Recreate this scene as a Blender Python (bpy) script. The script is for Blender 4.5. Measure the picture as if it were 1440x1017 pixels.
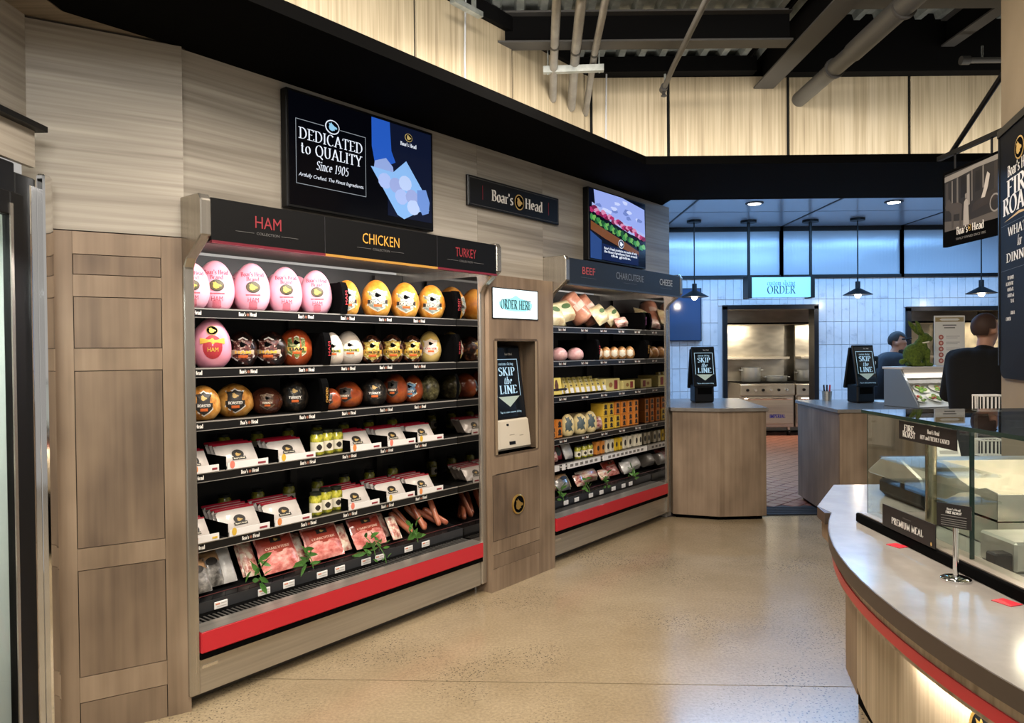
import bpy, bmesh, math, random
from mathutils import Vector, Matrix
random.seed(7)
for _o in list(bpy.data.objects): bpy.data.objects.remove(_o)
S = bpy.context.scene
COL = S.collection
# ------------------------------------------------------------------ camera
F, CH, TH, PT = 1040.0, 1.45, 0.0095, math.radians(0.76)
CR = Vector((math.cos(TH), 0, -math.sin(TH))); CU0 = Vector((math.sin(TH), 0, math.cos(TH))); Y0 = Vector((0, 1, 0))
CF = Y0*math.cos(PT) - CU0*math.sin(PT); CU = CU0*math.cos(PT) + Y0*math.sin(PT); CC = Vector((0, 0, CH))
cam = bpy.data.cameras.new('camera'); cam.lens = F*36/1440; cam.sensor_width = 36; cam.clip_start = .05; cam.clip_end = 100
co = bpy.data.objects.new('camera', cam); COL.objects.link(co)
m = Matrix((CR, CU, -CF)).transposed().to_4x4(); m.translation = CC; co.matrix_world = m
S.camera = co
# ------------------------------------------------------------------ world, lights, exposure
w = bpy.data.worlds.new('world'); S.world = w; w.use_nodes = True
w.node_tree.nodes['Background'].inputs[0].default_value = (1, .95, .88, 1)
w.node_tree.nodes['Background'].inputs[1].default_value = .42
S.view_settings.view_transform = 'Standard'; S.view_settings.look = 'None'; S.view_settings.gamma = 1; S.view_settings.use_curve_mapping = False
S.view_settings.exposure = 0.17
def area(name, loc, target, sx, sy, power, col, spread=math.pi):
    l = bpy.data.lights.new(name, 'AREA'); l.shape = 'RECTANGLE'; l.size = sx; l.size_y = sy; l.energy = power; l.color = col; l.spread = spread
    o = bpy.data.objects.new(name, l); COL.objects.link(o); o.location = loc
    d = Vector(target) - Vector(loc); o.rotation_euler = d.to_track_quat('-Z', 'Y').to_euler(); return o
WARM = (1, .88, .75); COOL = (.25, .54, 1.0); NEUT = (1, .95, .88)
area('aisle_light', (.3, 1.9, 3.5), (.4, 2.6, 0), 1.8, .5, 102, WARM)
area('aisle_light', (.2, -1.2, 3.5), (-.2, 3, .6), 2.4, 1.0, 120, NEUT)
area('aisle_light', (.45, 3.6, 3.3), (1.0, 4.0, 0), .9, .4, 46, WARM)
area('kitchen_light', (3.0, 8.6, 3.08), (3.0, 8.6, 0), 2.4, .3, 92, COOL)
area('kitchen_light', (5.6, 8.6, 3.08), (5.6, 8.6, 0), 2.0, .3, 70, COOL)
area('kitchen_light', (4.0, 7.0, 3.08), (4.0, 8.6, 1), 3.0, .3, 46, COOL)
area('range_light', (3.6, 12.1, 1.83), (3.6, 12.5, 0), 1.4, .3, 60, (1, .85, .62))
area('range_light', (6.0, 12.1, 1.83), (6.0, 12.5, 0), 1.4, .3, 60, (1, .85, .62))
# ------------------------------------------------------------------ pixel helpers (1440x1017 photograph)
def ray(x, y): return CF + CR*((x-720)/F) - CU*((y-508.5)/F)
def pz(x, y, z):
    d = ray(x, y); return CC + d*((z-CH)/d.z)
def pd(x, y, Y):
    d = ray(x, y); return CC + d*(Y/d.y)
WA = math.radians(38.25)
OW = pz(268, 1003, 0); UV = Vector((math.sin(WA), math.cos(WA), 0)); NV = Vector((math.cos(WA), -math.sin(WA), 0))
ROTW = math.pi/2 - WA
def W(x, y, n=0.):                       # pixel -> (s along the left wall, z) on the vertical plane n in front of it
    d = ray(x, y); o = OW + NV*n; t = NV.dot(o-CC)/NV.dot(d); p = CC + d*t
    return (p-OW).dot(UV), p.z
def wp(s, n, z): return OW + UV*s + NV*n + Vector((0, 0, z))
# ------------------------------------------------------------------ materials
MATS = {}
def mat(name, col=(.5, .5, .5), rough=.5, metal=0., emit=0., spec=.5, ecol=None, coat=0.):
    if name in MATS: return MATS[name]
    m = bpy.data.materials.new(name); m.use_nodes = True; b = m.node_tree.nodes['Principled BSDF']
    b.inputs['Base Color'].default_value = (*col, 1); b.inputs['Roughness'].default_value = rough; b.inputs['Metallic'].default_value = metal
    b.inputs['Specular IOR Level'].default_value = spec; b.inputs['Coat Weight'].default_value = coat
    if emit: b.inputs['Emission Color'].default_value = (*(ecol or col), 1); b.inputs['Emission Strength'].default_value = emit
    MATS[name] = m; return m
def hexc(h):
    c = [int(h[i:i+2], 16)/255 for i in (0, 2, 4)]
    return tuple((x/12.92 if x <= .04045 else ((x+.055)/1.055)**2.4) for x in c)
def noisy(name, stops, scale=(5, 5, 5), rough=.5, metal=0., detail=4., bump=0., rough_var=0., rnd=0., noise_rough=.6, bscale=None, coat=0.):
    """colour ramp over stretched noise in object space; stops = [(pos, hex)]"""
    if name in MATS: return MATS[name]
    m = mat(name, rough=rough, metal=metal, coat=coat); nt = m.node_tree; N = nt.nodes; L = nt.links; b = N['Principled BSDF']
    tc = N.new('ShaderNodeTexCoord'); mp = N.new('ShaderNodeMapping'); mp.inputs['Scale'].default_value = scale
    L.new(tc.outputs['Object'], mp.inputs['Vector'])
    if rnd:
        oi = N.new('ShaderNodeObjectInfo'); mu = N.new('ShaderNodeVectorMath'); mu.operation = 'SCALE'; L.new(oi.outputs['Random'], mu.inputs['Scale']); mu.inputs[0].default_value = (rnd, rnd*1.7, rnd*.6)
        L.new(mu.outputs[0], mp.inputs['Location'])
    nz = N.new('ShaderNodeTexNoise'); nz.inputs['Scale'].default_value = 1; nz.inputs['Detail'].default_value = detail; nz.inputs['Roughness'].default_value = noise_rough
    L.new(mp.outputs[0], nz.inputs['Vector'])
    rp = N.new('ShaderNodeValToRGB'); e = rp.color_ramp.elements
    while len(e) < len(stops): e.new(.5)
    for i, (p, h) in enumerate(stops): e[i].position = p; e[i].color = (*hexc(h), 1)
    L.new(nz.outputs['Fac'], rp.inputs['Fac']); L.new(rp.outputs[0], b.inputs['Base Color'])
    if rough_var:
        mr = N.new('ShaderNodeMapRange'); mr.inputs['To Min'].default_value = rough-rough_var; mr.inputs['To Max'].default_value = rough+rough_var
        L.new(nz.outputs['Fac'], mr.inputs['Value']); L.new(mr.outputs[0], b.inputs['Roughness'])
    if bump:
        bp = N.new('ShaderNodeBump'); bp.inputs['Strength'].default_value = bump; bp.inputs['Distance'].default_value = .01
        L.new(nz.outputs['Fac'], bp.inputs['Height']); L.new(bp.outputs[0], b.inputs['Normal'])
    return m
def wood(name, c0, c1, c2, axis, fine=60, coarse=2.2, rough=.45, rnd=5, wt=(.42, .38, .2), st3=.35):
    """streaky timber laminate, grain along axis, plus slow tone drift"""
    if name in MATS: return MATS[name]
    m = mat(name, rough=rough); nt = m.node_tree; N = nt.nodes; L = nt.links; b = N['Principled BSDF']
    tc = N.new('ShaderNodeTexCoord'); oi = N.new('ShaderNodeObjectInfo'); sc = N.new('ShaderNodeVectorMath'); sc.operation = 'SCALE'; sc.inputs[0].default_value = (rnd, rnd*.7, rnd*1.3)
    L.new(oi.outputs['Random'], sc.inputs['Scale'])
    ad = N.new('ShaderNodeVectorMath'); ad.operation = 'ADD'; L.new(tc.outputs['Object'], ad.inputs[0]); L.new(sc.outputs[0], ad.inputs[1])
    outs = []
    for f, st in ((fine, .018), (coarse*6, .06), (coarse, st3)):
        mp = N.new('ShaderNodeMapping'); v = [f, f, f]; v[axis] = f*st; mp.inputs['Scale'].default_value = v; L.new(ad.outputs[0], mp.inputs['Vector'])
        nz = N.new('ShaderNodeTexNoise'); nz.inputs['Scale'].default_value = 1; nz.inputs['Detail'].default_value = 3; L.new(mp.outputs[0], nz.inputs['Vector']); outs.append(nz.outputs['Fac'])
    a = N.new('ShaderNodeMath'); a.operation = 'MULTIPLY_ADD'; a.inputs[1].default_value = wt[0]; L.new(outs[0], a.inputs[0])
    h = N.new('ShaderNodeMath'); h.operation = 'MULTIPLY_ADD'; h.inputs[1].default_value = wt[1]; L.new(outs[1], h.inputs[0])
    g = N.new('ShaderNodeMath'); g.operation = 'MULTIPLY'; g.inputs[1].default_value = wt[2]; L.new(outs[2], g.inputs[0])
    L.new(g.outputs[0], h.inputs[2]); L.new(h.outputs[0], a.inputs[2])
    rp = N.new('ShaderNodeValToRGB'); e = rp.color_ramp.elements; e.new(.5)
    for i, (p, c) in enumerate(((.36, c0), (.5, c1), (.64, c2))): e[i].position = p; e[i].color = (*hexc(c), 1)
    L.new(a.outputs[0], rp.inputs[0]); L.new(rp.outputs[0], b.inputs['Base Color'])
    bp = N.new('ShaderNodeBump'); bp.inputs['Strength'].default_value = .06; L.new(outs[0], bp.inputs['Height']); L.new(bp.outputs[0], b.inputs['Normal'])
    return m
def glass(name, tint=(.9, .97, .94), refl=1.0, rough=.0):
    if name in MATS: return MATS[name]
    m = bpy.data.materials.new(name); m.use_nodes = True; nt = m.node_tree; N = nt.nodes; L = nt.links
    N.remove(N['Principled BSDF']); out = N['Material Output']
    t = N.new('ShaderNodeBsdfTransparent'); t.inputs[0].default_value = (*tint, 1); g = N.new('ShaderNodeBsdfGlossy'); g.inputs['Roughness'].default_value = rough
    lw = N.new('ShaderNodeLayerWeight'); lw.inputs['Blend'].default_value = .5; pw = N.new('ShaderNodeMath'); pw.operation = 'POWER'; pw.inputs[1].default_value = 5; L.new(lw.outputs['Facing'], pw.inputs[0])
    mu = N.new('ShaderNodeMath'); mu.operation = 'MULTIPLY_ADD'; mu.inputs[1].default_value = .7*refl; mu.inputs[2].default_value = .03*refl
    L.new(pw.outputs[0], mu.inputs[0]); mx = N.new('ShaderNodeMixShader'); L.new(mu.outputs[0], mx.inputs[0]); L.new(t.outputs[0], mx.inputs[1]); L.new(g.outputs[0], mx.inputs[2]); L.new(mx.outputs[0], out.inputs[0])
    MATS[name] = m; return m
BLACK = mat('black_paint', hexc('070708'), .45, spec=.3); MATTE = mat('matte_black', hexc('050505'), .9, spec=.05); WHITE = mat('white_print', hexc('ece8e0'), .5)
STEEL = noisy('brushed_steel', [(.3, 'b5afa5'), (.7, 'c6c0b5')], (1.2, 60, 60), .36, .82, 2, 0, .03)
STEELV = noisy('brushed_steel_upright', [(.3, 'aea89e'), (.7, 'c0bab0')], (60, 60, 1.2), .26, .85, 2, 0, .03)
CHROME = mat('chrome', (.8, .8, .8), .06, 1.); MIRROR = mat('mirror_steel', (.36, .34, .32), .04, 1.); GALV = noisy('galvanized', [(.35, '8f9694'), (.65, 'b4bab8')], (12, 12, 12), .4, .35)
RED = mat('red_bumper', hexc('c51f2e'), .35, coat=.3); GOLD = mat('gold', hexc('c9a45a'), .3, .8); GOLDP = mat('gold_print', hexc('c8a560'), .5)
DKBR = wood('stained_maple', '6a5846', '86725d', '9c8770', 2, 40, 3.2, wt=(.16, .3, .54), st3=.6); DKBR2 = wood('stained_maple_inlay', '5c4c3e', '776451', '8b7762', 2, 40, 3.2, wt=(.16, .3, .54), st3=.6)
OAK = wood('pale_oak_upright', 'a3937a', 'c4b598', 'd8cab0', 2, 70, 2.5, .5); GREIGE = wood('greige_oak', '827a6e', '9f978a', 'b5ada0', 0, 60, 1.8, .5)
GREIGE_Y = wood('greige_oak_y', '827a6e', '9f978a', 'b5ada0', 1, 60, 1.8, .5)
COUNTERW = wood('counter_oak', '8c7b61', 'ad9b80', 'c4b398', 2, 70, 2.5, .45)
BEAMM = mat('beam_paint', hexc('4a4948'), .55); BEAMW = mat('beam_black', hexc('0b0b0c'), .8, spec=.1)
GLASS = glass("clear_glass", (.96, .98, .97))
# ------------------------------------------------------------------ mesh helpers
class MB:
    def __init__(s): s.v = []; s.f = []
    def add(s, vs, fs):
        k = len(s.v); s.v += [tuple(v) for v in vs]; s.f += [tuple(k+i for i in f) for f in fs]; return s
    def box(s, x0, x1, y0, y1, z0, z1):
        return s.add([(x, y, z) for z in (z0, z1) for y in (y0, y1) for x in (x0, x1)], [(0, 2, 3, 1), (4, 5, 7, 6), (0, 1, 5, 4), (2, 6, 7, 3), (0, 4, 6, 2), (1, 3, 7, 5)])
    def quad(s, a, b, c, d): return s.add([a, b, c, d], [(0, 1, 2, 3)])
    def prism(s, poly, a, b, axis=2):
        """poly of 2-d points extruded along axis from a to b"""
        def P(p, h): return {2: (p[0], p[1], h), 1: (p[0], h, p[1]), 0: (h, p[0], p[1])}[axis]
        n = len(poly); return s.add([P(p, a) for p in poly] + [P(p, b) for p in poly], [tuple(range(n))[::-1], tuple(range(n, 2*n))] + [(i, (i+1) % n, n+(i+1) % n, n+i) for i in range(n)])
    def tube(s, pts, r, seg=10, cap=True):
        pts = [Vector(p) for p in pts]; rs = r if isinstance(r, (list, tuple)) else [r]*len(pts); k = len(s.v); pv = None
        for i, p in enumerate(pts):
            d = (pts[min(i+1, len(pts)-1)] - pts[max(i-1, 0)]).normalized()
            a = d.orthogonal().normalized() if pv is None else (pv - d*pv.dot(d)).normalized()
            pv = a; b = d.cross(a)
            s.v += [tuple(p + (a*math.cos(t) + b*math.sin(t))*rs[i]) for t in [2*math.pi*j/seg for j in range(seg)]]
        for i in range(len(pts)-1):
            for j in range(seg): s.f.append((k+i*seg+j, k+i*seg+(j+1) % seg, k+(i+1)*seg+(j+1) % seg, k+(i+1)*seg+j))
        if cap: s.f.append(tuple(range(k, k+seg))[::-1]); s.f.append(tuple(range(k+(len(pts)-1)*seg, k+len(pts)*seg)))
        return s
    def lathe(s, prof, seg=20, c=(0, 0, 0)):
        k = len(s.v)
        for r, z in prof: s.v += [(c[0]+r*math.cos(t), c[1]+r*math.sin(t), c[2]+z) for t in [2*math.pi*j/seg for j in range(seg)]]
        for i in range(len(prof)-1):
            for j in range(seg): s.f.append((k+i*seg+j, k+i*seg+(j+1) % seg, k+(i+1)*seg+(j+1) % seg, k+(i+1)*seg+j))
        s.f.append(tuple(range(k, k+seg))[::-1]); s.f.append(tuple(range(k+(len(prof)-1)*seg, k+len(prof)*seg))); return s
    def ball(s, c, r, seg=12, rings=8):
        rx, ry, rz = r if isinstance(r, (list, tuple)) else (r, r, r); k = len(s.v)
        s.v.append((c[0], c[1], c[2]-rz))
        for i in range(1, rings):
            a = -math.pi/2 + math.pi*i/rings
            s.v += [(c[0]+rx*math.cos(a)*math.cos(t), c[1]+ry*math.cos(a)*math.sin(t), c[2]+rz*math.sin(a)) for t in [2*math.pi*j/seg for j in range(seg)]]
        s.v.append((c[0], c[1], c[2]+rz)); e = len(s.v)-1
        for j in range(seg): s.f.append((k, k+1+(j+1) % seg, k+1+j)); s.f.append((e, e-seg+j, e-seg+(j+1) % seg))
        for i in range(rings-2):
            for j in range(seg): s.f.append((k+1+i*seg+j, k+1+i*seg+(j+1) % seg, k+1+(i+1)*seg+(j+1) % seg, k+1+(i+1)*seg+j))
        return s
    def data(s, name, m, smooth=False, bevel=0.):
        me = bpy.data.meshes.new(name); me.from_pydata(s.v, [], s.f)
        if bevel:
            bm = bmesh.new(); bm.from_mesh(me); bmesh.ops.bevel(bm, geom=bm.edges[:], offset=bevel, segments=1, affect='EDGES', clamp_overlap=True); bm.to_mesh(me); bm.free()
        if m: me.materials.append(m)
        if smooth:
            for p in me.polygons: p.use_smooth = True
            if smooth != 'all':
                try: me.set_sharp_from_angle(angle=math.radians(40))
                except Exception: pass
        me.update(); return me
    def build(s, name, m, parent=None, smooth=False, bevel=0., loc=None, rot=None):
        return obj(name, s.data(name, m, smooth, bevel), parent, loc, rot)
def obj(name, me, parent=None, loc=None, rot=None):
    o = bpy.data.objects.new(name, me); COL.objects.link(o)
    if parent: o.parent = parent
    if loc is not None: o.location = loc
    if rot is not None: o.rotation_euler = rot
    return o
def box(name, m, x0, x1, y0, y1, z0, z1, parent=None, bevel=0., loc=None, rot=None): return MB().box(x0, x1, y0, y1, z0, z1).build(name, m, parent, False, bevel, loc, rot)
def thing(name, label, cat, loc=(0, 0, 0), rz=0., group=None):
    o = bpy.data.objects.new(name, None); COL.objects.link(o); o.location = loc; o.rotation_euler = (0, 0, rz); o.empty_display_size = .05
    return tag(o, label, cat, group)
def tag(o, label, cat, group=None):
    o['label'] = label; o['category'] = cat
    if group: o['group'] = group
    return o
def struct(o, label=None, cat=None):
    o['kind'] = 'structure'
    if label: o['label'] = label
    if cat: o['category'] = cat
    return o
def clone(o, parent=None):
    c = o.copy(); COL.objects.link(c); c.parent = parent
    for ch in o.children: clone(ch, c)
    return c
def disc(rx, ry, n=24, y=0., cx=0., cz=0.):
    m = MB(); m.add([(cx+rx*math.cos(2*math.pi*i/n), y, cz+ry*math.sin(2*math.pi*i/n)) for i in range(n)], [tuple(range(n))]); return m
ORD = ['first', 'second', 'third', 'fourth', 'fifth', 'sixth', 'seventh', 'eighth', 'ninth', 'tenth', 'eleventh', 'twelfth']
# ------------------------------------------------------------------ lettering (drawn in the local XZ plane, facing -Y)
def arc(cx, cy, rx, ry, a0, a1, n=10): return [(cx+rx*math.cos(math.radians(a0+(a1-a0)*i/n)), cy+ry*math.sin(math.radians(a0+(a1-a0)*i/n))) for i in range(n+1)]
GL = {
'A': (.74, [[(.07, 0), (.36, 1)], [(.36, 1), (.66, 0)], [(.18, .34), (.56, .34)]], [(.07, 0), (.66, 0)]),
'B': (.64, [[(.14, 0), (.14, 1)], [(.14, .98)]+arc(.3, .77, .2, .21, 90, -90)+[(.14, .55)], [(.14, .54)]+arc(.32, .28, .24, .27, 90, -90)+[(.14, .02)]], [(.1, 0), (.1, 1)]),
'C': (.7, [arc(.4, .5, .32, .5, 45, 315, 16)], []),
'D': (.74, [[(.14, 0), (.14, 1)], [(.14, .98)]+arc(.28, .5, .38, .48, 90, -90, 14)+[(.14, .02)]], [(.1, 0), (.1, 1)]),
'E': (.6, [[(.14, 0), (.14, 1)], [(.14, .97), (.52, .97), (.54, .82)], [(.14, .52), (.44, .52)], [(.14, .03), (.54, .03), (.57, .2)]], [(.1, 0), (.1, 1)]),
'F': (.56, [[(.14, 0), (.14, 1)], [(.14, .97), (.52, .97), (.54, .82)], [(.14, .52), (.44, .52)]], [(.12, 0), (.1, 1)]),
'G': (.74, [arc(.4, .5, .32, .5, 45, 320, 16), [(.64, .42), (.64, .1)]], [(.62, .42)]),
'H': (.76, [[(.14, 0), (.14, 1)], [(.62, 0), (.62, 1)], [(.14, .52), (.62, .52)]], [(.14, 0), (.14, 1), (.62, 0), (.62, 1)]),
'I': (.3, [[(.15, 0), (.15, 1)]], [(.15, 0), (.15, 1)]),
'K': (.7, [[(.14, 0), (.14, 1)], [(.16, .45), (.56, 1)], [(.28, .58), (.62, 0)]], [(.14, 0), (.14, 1), (.56, 1), (.62, 0)]),
'L': (.58, [[(.14, 0), (.14, 1)], [(.14, .03), (.52, .03), (.55, .24)]], [(.14, 0), (.14, 1)]),
'M': (.9, [[(.14, 0), (.14, 1)], [(.14, 1), (.45, .1)], [(.45, .1), (.76, 1)], [(.76, 1), (.76, 0)]], [(.14, 0), (.12, 1), (.76, 0), (.78, 1)]),
'N': (.78, [[(.14, 0), (.14, 1)], [(.14, 1), (.64, 0)], [(.64, 0), (.64, 1)]], [(.14, 0), (.1, 1), (.64, 1)]),
'O': (.8, [arc(.4, .5, .33, .5, 0, 360, 22)], []),
'P': (.6, [[(.14, 0), (.14, 1)], [(.14, .98)]+arc(.3, .73, .24, .25, 90, -90)+[(.14, .48)]], [(.14, 0), (.1, 1)]),
'Q': (.8, [arc(.4, .5, .33, .5, 0, 360, 22), [(.42, .08), (.72, -.2)]], []),
'R': (.68, [[(.14, 0), (.14, 1)], [(.14, .98)]+arc(.3, .75, .22, .23, 90, -90)+[(.14, .52)], [(.32, .52), (.62, 0)]], [(.14, 0), (.1, 1), (.62, 0)]),
'S': (.56, [[(.48, .8)]+arc(.29, .76, .19, .22, 40, 270, 10)+arc(.28, .27, .21, .26, 90, -150, 12)], []),
'T': (.66, [[(.33, 0), (.33, 1)], [(.05, .8), (.06, .97), (.6, .97), (.61, .8)]], [(.33, 0)]),
'U': (.74, [[(.14, 1), (.14, .35)]+arc(.37, .35, .23, .34, 180, 360, 10)+[(.6, 1)]], [(.14, 1), (.6, 1)]),
'V': (.7, [[(.06, 1), (.36, 0)], [(.36, 0), (.64, 1)]], [(.06, 1), (.64, 1)]),
'W': (1., [[(.05, 1), (.28, 0)], [(.28, 0), (.5, .95)], [(.5, .95), (.73, 0)], [(.73, 0), (.95, 1)]], [(.05, 1), (.95, 1)]),
'Y': (.66, [[(.06, 1), (.34, .48)], [(.62, 1), (.34, .48)], [(.34, .48), (.34, 0)]], [(.06, 1), (.62, 1), (.34, 0)]),
'a': (.5, [[(.1, .55)]+arc(.24, .5, .15, .17, 130, 0, 8)+[(.39, .0)], arc(.23, .18, .16, .17, 60, 320, 12)], [(.42, 0)]),
'c': (.46, [arc(.27, .34, .2, .33, 50, 315, 12)], []),
'd': (.56, [[(.44, 0), (.44, 1.05)], arc(.26, .33, .18, .33, 40, 320, 14)], [(.46, 0), (.4, 1.05)]),
'e': (.5, [[(.08, .38), (.43, .38)]+arc(.26, .36, .18, .3, 5, 310, 14)], []),
'f': (.36, [[(.16, 0), (.16, .85)]+arc(.28, .85, .12, .16, 180, 50, 6), [(.04, .62), (.32, .62)]], [(.16, 0)]),
'g': (.5, [arc(.24, .46, .16, .2, 0, 360, 14), [(.3, .62), (.46, .68)], arc(.25, -.08, .19, .16, 0, 360, 14), [(.14, .28), (.12, .1), (.36, .06)]], []),
'h': (.58, [[(.13, 0), (.13, 1.05)], arc(.29, .44, .16, .24, 170, 0, 8)+[(.45, 0)]], [(.13, 0), (.1, 1.05), (.45, 0)]),
'i': (.28, [[(.14, 0), (.14, .66)], [(.14, .84), (.14, .98)]], [(.14, 0), (.1, .66)]),
'l': (.28, [[(.14, 0), (.14, 1.05)]], [(.14, 0), (.1, 1.05)]),
'm': (.86, [[(.13, 0), (.13, .66)], arc(.28, .46, .15, .2, 170, 0, 8)+[(.43, 0)], arc(.58, .46, .15, .2, 170, 0, 8)+[(.73, 0)]], [(.13, 0), (.1, .66), (.43, 0), (.73, 0)]),
'n': (.58, [[(.13, 0), (.13, .66)], arc(.29, .44, .16, .22, 170, 0, 8)+[(.45, 0)]], [(.13, 0), (.1, .66), (.45, 0)]),
'o': (.54, [arc(.27, .33, .2, .33, 0, 360, 18)], []),
'r': (.42, [[(.13, 0), (.13, .66)], arc(.3, .42, .17, .22, 170, 50, 6)], [(.13, 0), (.1, .66)]),
's': (.4, [arc(.2, .5, .13, .15, 30, 270, 8)+arc(.19, .18, .15, .17, 90, -150, 8)], []),
't': (.38, [[(.16, .88), (.16, .14)]+arc(.26, .14, .1, .13, 180, 320, 6), [(.04, .62), (.32, .62)]], []),
'u': (.58, [[(.13, .66), (.13, .24)]+arc(.28, .22, .15, .2, 180, 350, 8), [(.45, .66), (.45, 0)]], [(.1, .66), (.42, .66), (.48, 0)]),
'y': (.52, [[(.06, .66), (.26, 0)], [(.46, .66), (.2, -.28)]], [(.06, .66), (.46, .66)]),
"'": (.2, [[(.1, 1.02), (.08, .76)]], []), '.': (.22, [[(.1, 0), (.1, .12)]], []), '&': (.8, [arc(.32, .76, .16, .22, 0, 360, 12), arc(.3, .26, .24, .26, 60, 300, 12), [(.24, .6), (.7, 0)]], []),
'1': (.44, [[(.24, 0), (.24, 1), (.1, .84)]], [(.24, 0)]), '9': (.6, [arc(.29, .68, .2, .31, 0, 360, 16), [(.49, .68), (.42, .25), (.18, 0)]], []),
'0': (.62, [arc(.3, .5, .22, .5, 0, 360, 18)], []), '5': (.56, [[(.46, .97), (.16, .97), (.14, .58)]+arc(.26, .3, .22, .3, 110, -140, 12)], []), ' ': (.32, [], []),
}
def serif_mesh(txt, weight=.15, italic=0., sp=.06):
    m = MB(); x0 = 0.; nib = math.radians(18)
    for ch in txt:
        wd, strokes, ser = GL.get(ch, GL.get(ch.upper(), GL['o']))
        for st in strokes:
            P = [Vector((p[0], p[1])) for p in st]; L = []; R = []
            for i, p in enumerate(P):
                d = P[min(i+1, len(P)-1)] - P[max(i-1, 0)]
                if d.length < 1e-6: d = Vector((0, 1))
                d.normalize(); h = max(.3, abs(math.sin(math.atan2(d.y, d.x)-nib)))*weight*.5; q = Vector((-d.y, d.x))*h; L.append(p+q); R.append(p-q)
            n = len(P); m.add([(x0+p.x+italic*p.y, 0, p.y) for p in L+R], [(i, n+i, n+i+1, i+1) for i in range(n-1)])
        for sx, sy in ser:
            y0, y1 = (sy, sy+.05) if sy < .3 else (sy-.05, sy)
            m.add([(x0+sx-.14+italic*y0, 0, y0), (x0+sx+.14+italic*y0, 0, y0), (x0+sx+.14+italic*y1, 0, y1), (x0+sx-.14+italic*y1, 0, y1)], [(0, 1, 2, 3)])
        x0 += wd + sp
    return m, x0 - sp
_TC = {}
def sans_mesh(txt, bold=0., italic=0., sp=1.):
    k = (txt, bold, italic, sp)
    if k not in _TC:
        cu = bpy.data.curves.new('t', 'FONT'); cu.body = txt; cu.size = 1; cu.offset = bold; cu.shear = italic; cu.space_character = sp; cu.resolution_u = 2
        o = bpy.data.objects.new('t', cu); COL.objects.link(o); dg = bpy.context.evaluated_depsgraph_get(); me = bpy.data.meshes.new_from_object(o.evaluated_get(dg))
        vs = [tuple(v.co) for v in me.vertices]; fs = [tuple(p.vertices) for p in me.polygons]
        bpy.data.objects.remove(o); bpy.data.curves.remove(cu); bpy.data.meshes.remove(me)
        _TC[k] = (vs, fs)
    vs, fs = _TC[k]; m = MB(); m.add([(v[0], 0, v[1]/.7) for v in vs], fs); xs = [v[0] for v in vs] or [0]
    return m, max(xs)
def text(txt, m, parent, cx, cz, h, y=0., width=None, font='serif', weight=.15, italic=0., sp=None, name='lettering', surf=None, align='c'):
    """lettering of cap height h centred at (cx, cz); width squeezes the line; surf(x,z)->y wraps it on a surface"""
    if font == 'serif': b, wd = serif_mesh(txt, weight, italic, .06 if sp is None else sp)
    else: b, wd = sans_mesh(txt, weight if weight != .15 else 0., italic, 1. if sp is None else sp); 
    sx = h*.9 if font == 'serif' else h*1.4
    if width: sx = width/wd
    off = {'c': -wd*sx/2, 'l': 0, 'r': -wd*sx}[align]
    vs = []
    for x, _, z in b.v:
        X = cx + off + x*sx; Z = cz + (z-.5)*h
        vs.append((X, (surf(X, Z) if surf else y), Z))
    b.v = vs
    return b.build(name, m, parent)
HEADP = [(-.62, -.5), (-.72, -.1), (-.6, .3), (-.75, .62), (-.42, .55), (-.3, .82), (-.08, .55), (.15, .38), (.4, .2), (.72, .1), (.86, -.06), (.8, -.24), (.52, -.26), (.34, -.36), (.42, -.52), (.15, -.58), (-.1, -.72), (-.35, -.66)]
def polymesh(poly, sx, sz, cx=0, cz=0, y=0., surf=None, layers=1):
    """flat (or wrapped) star-shaped print; layers>1 lets it follow a curved surface"""
    m = MB(); n = len(poly); vs = []
    for l in range(layers, 0, -1):
        for p in poly:
            X = cx+p[0]*sx*l/layers; Z = cz+p[1]*sz*l/layers; vs.append((X, surf(X, Z) if surf else y, Z))
    if layers == 1: return m.add(vs, [tuple(range(n))])
    vs.append((cx, surf(cx, cz) if surf else y, cz)); fs = []
    for l in range(layers-1):
        for i in range(n): fs.append((l*n+i, l*n+(i+1) % n, (l+1)*n+(i+1) % n, (l+1)*n+i))
    for i in range(n): fs.append(((layers-1)*n+i, (layers-1)*n+(i+1) % n, layers*n))
    return m.add(vs, fs)
OVAL = [(math.cos(2*math.pi*i/20), math.sin(2*math.pi*i/20)) for i in range(20)]
SHIELD = [(-.9, .8), (-.3, .85), (0, 1.), (.3, .85), (.9, .8), (.9, -.2), (1., -.45), (.55, -.75), (0, -1.), (-.55, -.75), (-1., -.45), (-.9, -.2)]
RECT = [(-1, -1), (0, -1), (1, -1), (1, 0), (1, 1), (0, 1), (-1, 1), (-1, 0)]
def emblem(parent, cx, cz, r, y=0., ring=GOLDP, bg=MATTE, head=GOLDP, name='emblem', asp=1.25, surf=None, eps=.0012):
    """oval boar-head badge: ring, dark field, head"""
    def sf(k): return (lambda X, Z: surf(X, Z)-eps*k) if surf else None
    ly = 3 if surf else 1
    e = polymesh(OVAL, r*asp, r, cx, cz, y-eps, sf(1), ly).build(name, ring, parent)
    polymesh(OVAL, r*asp*.88, r*.86, cx, cz, y-2*eps, sf(2), ly).build('badge_field', bg, e)
    polymesh(HEADP, r*asp*.72, r*.78, cx, cz, y-3*eps, sf(3), ly).build('boar_head', head, e)
    return e
def logo(parent, cx, cz, h, y=0., m=WHITE, em=True):
    text("Boar's", m, parent, cx-h*.75, cz, h, y, align='r', weight=.2); text('Head', m, parent, cx+h*.75, cz, h, y, align='l', weight=.2)
    if em: emblem(parent, cx, cz, h*.58, y, asp=.95)
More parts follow.
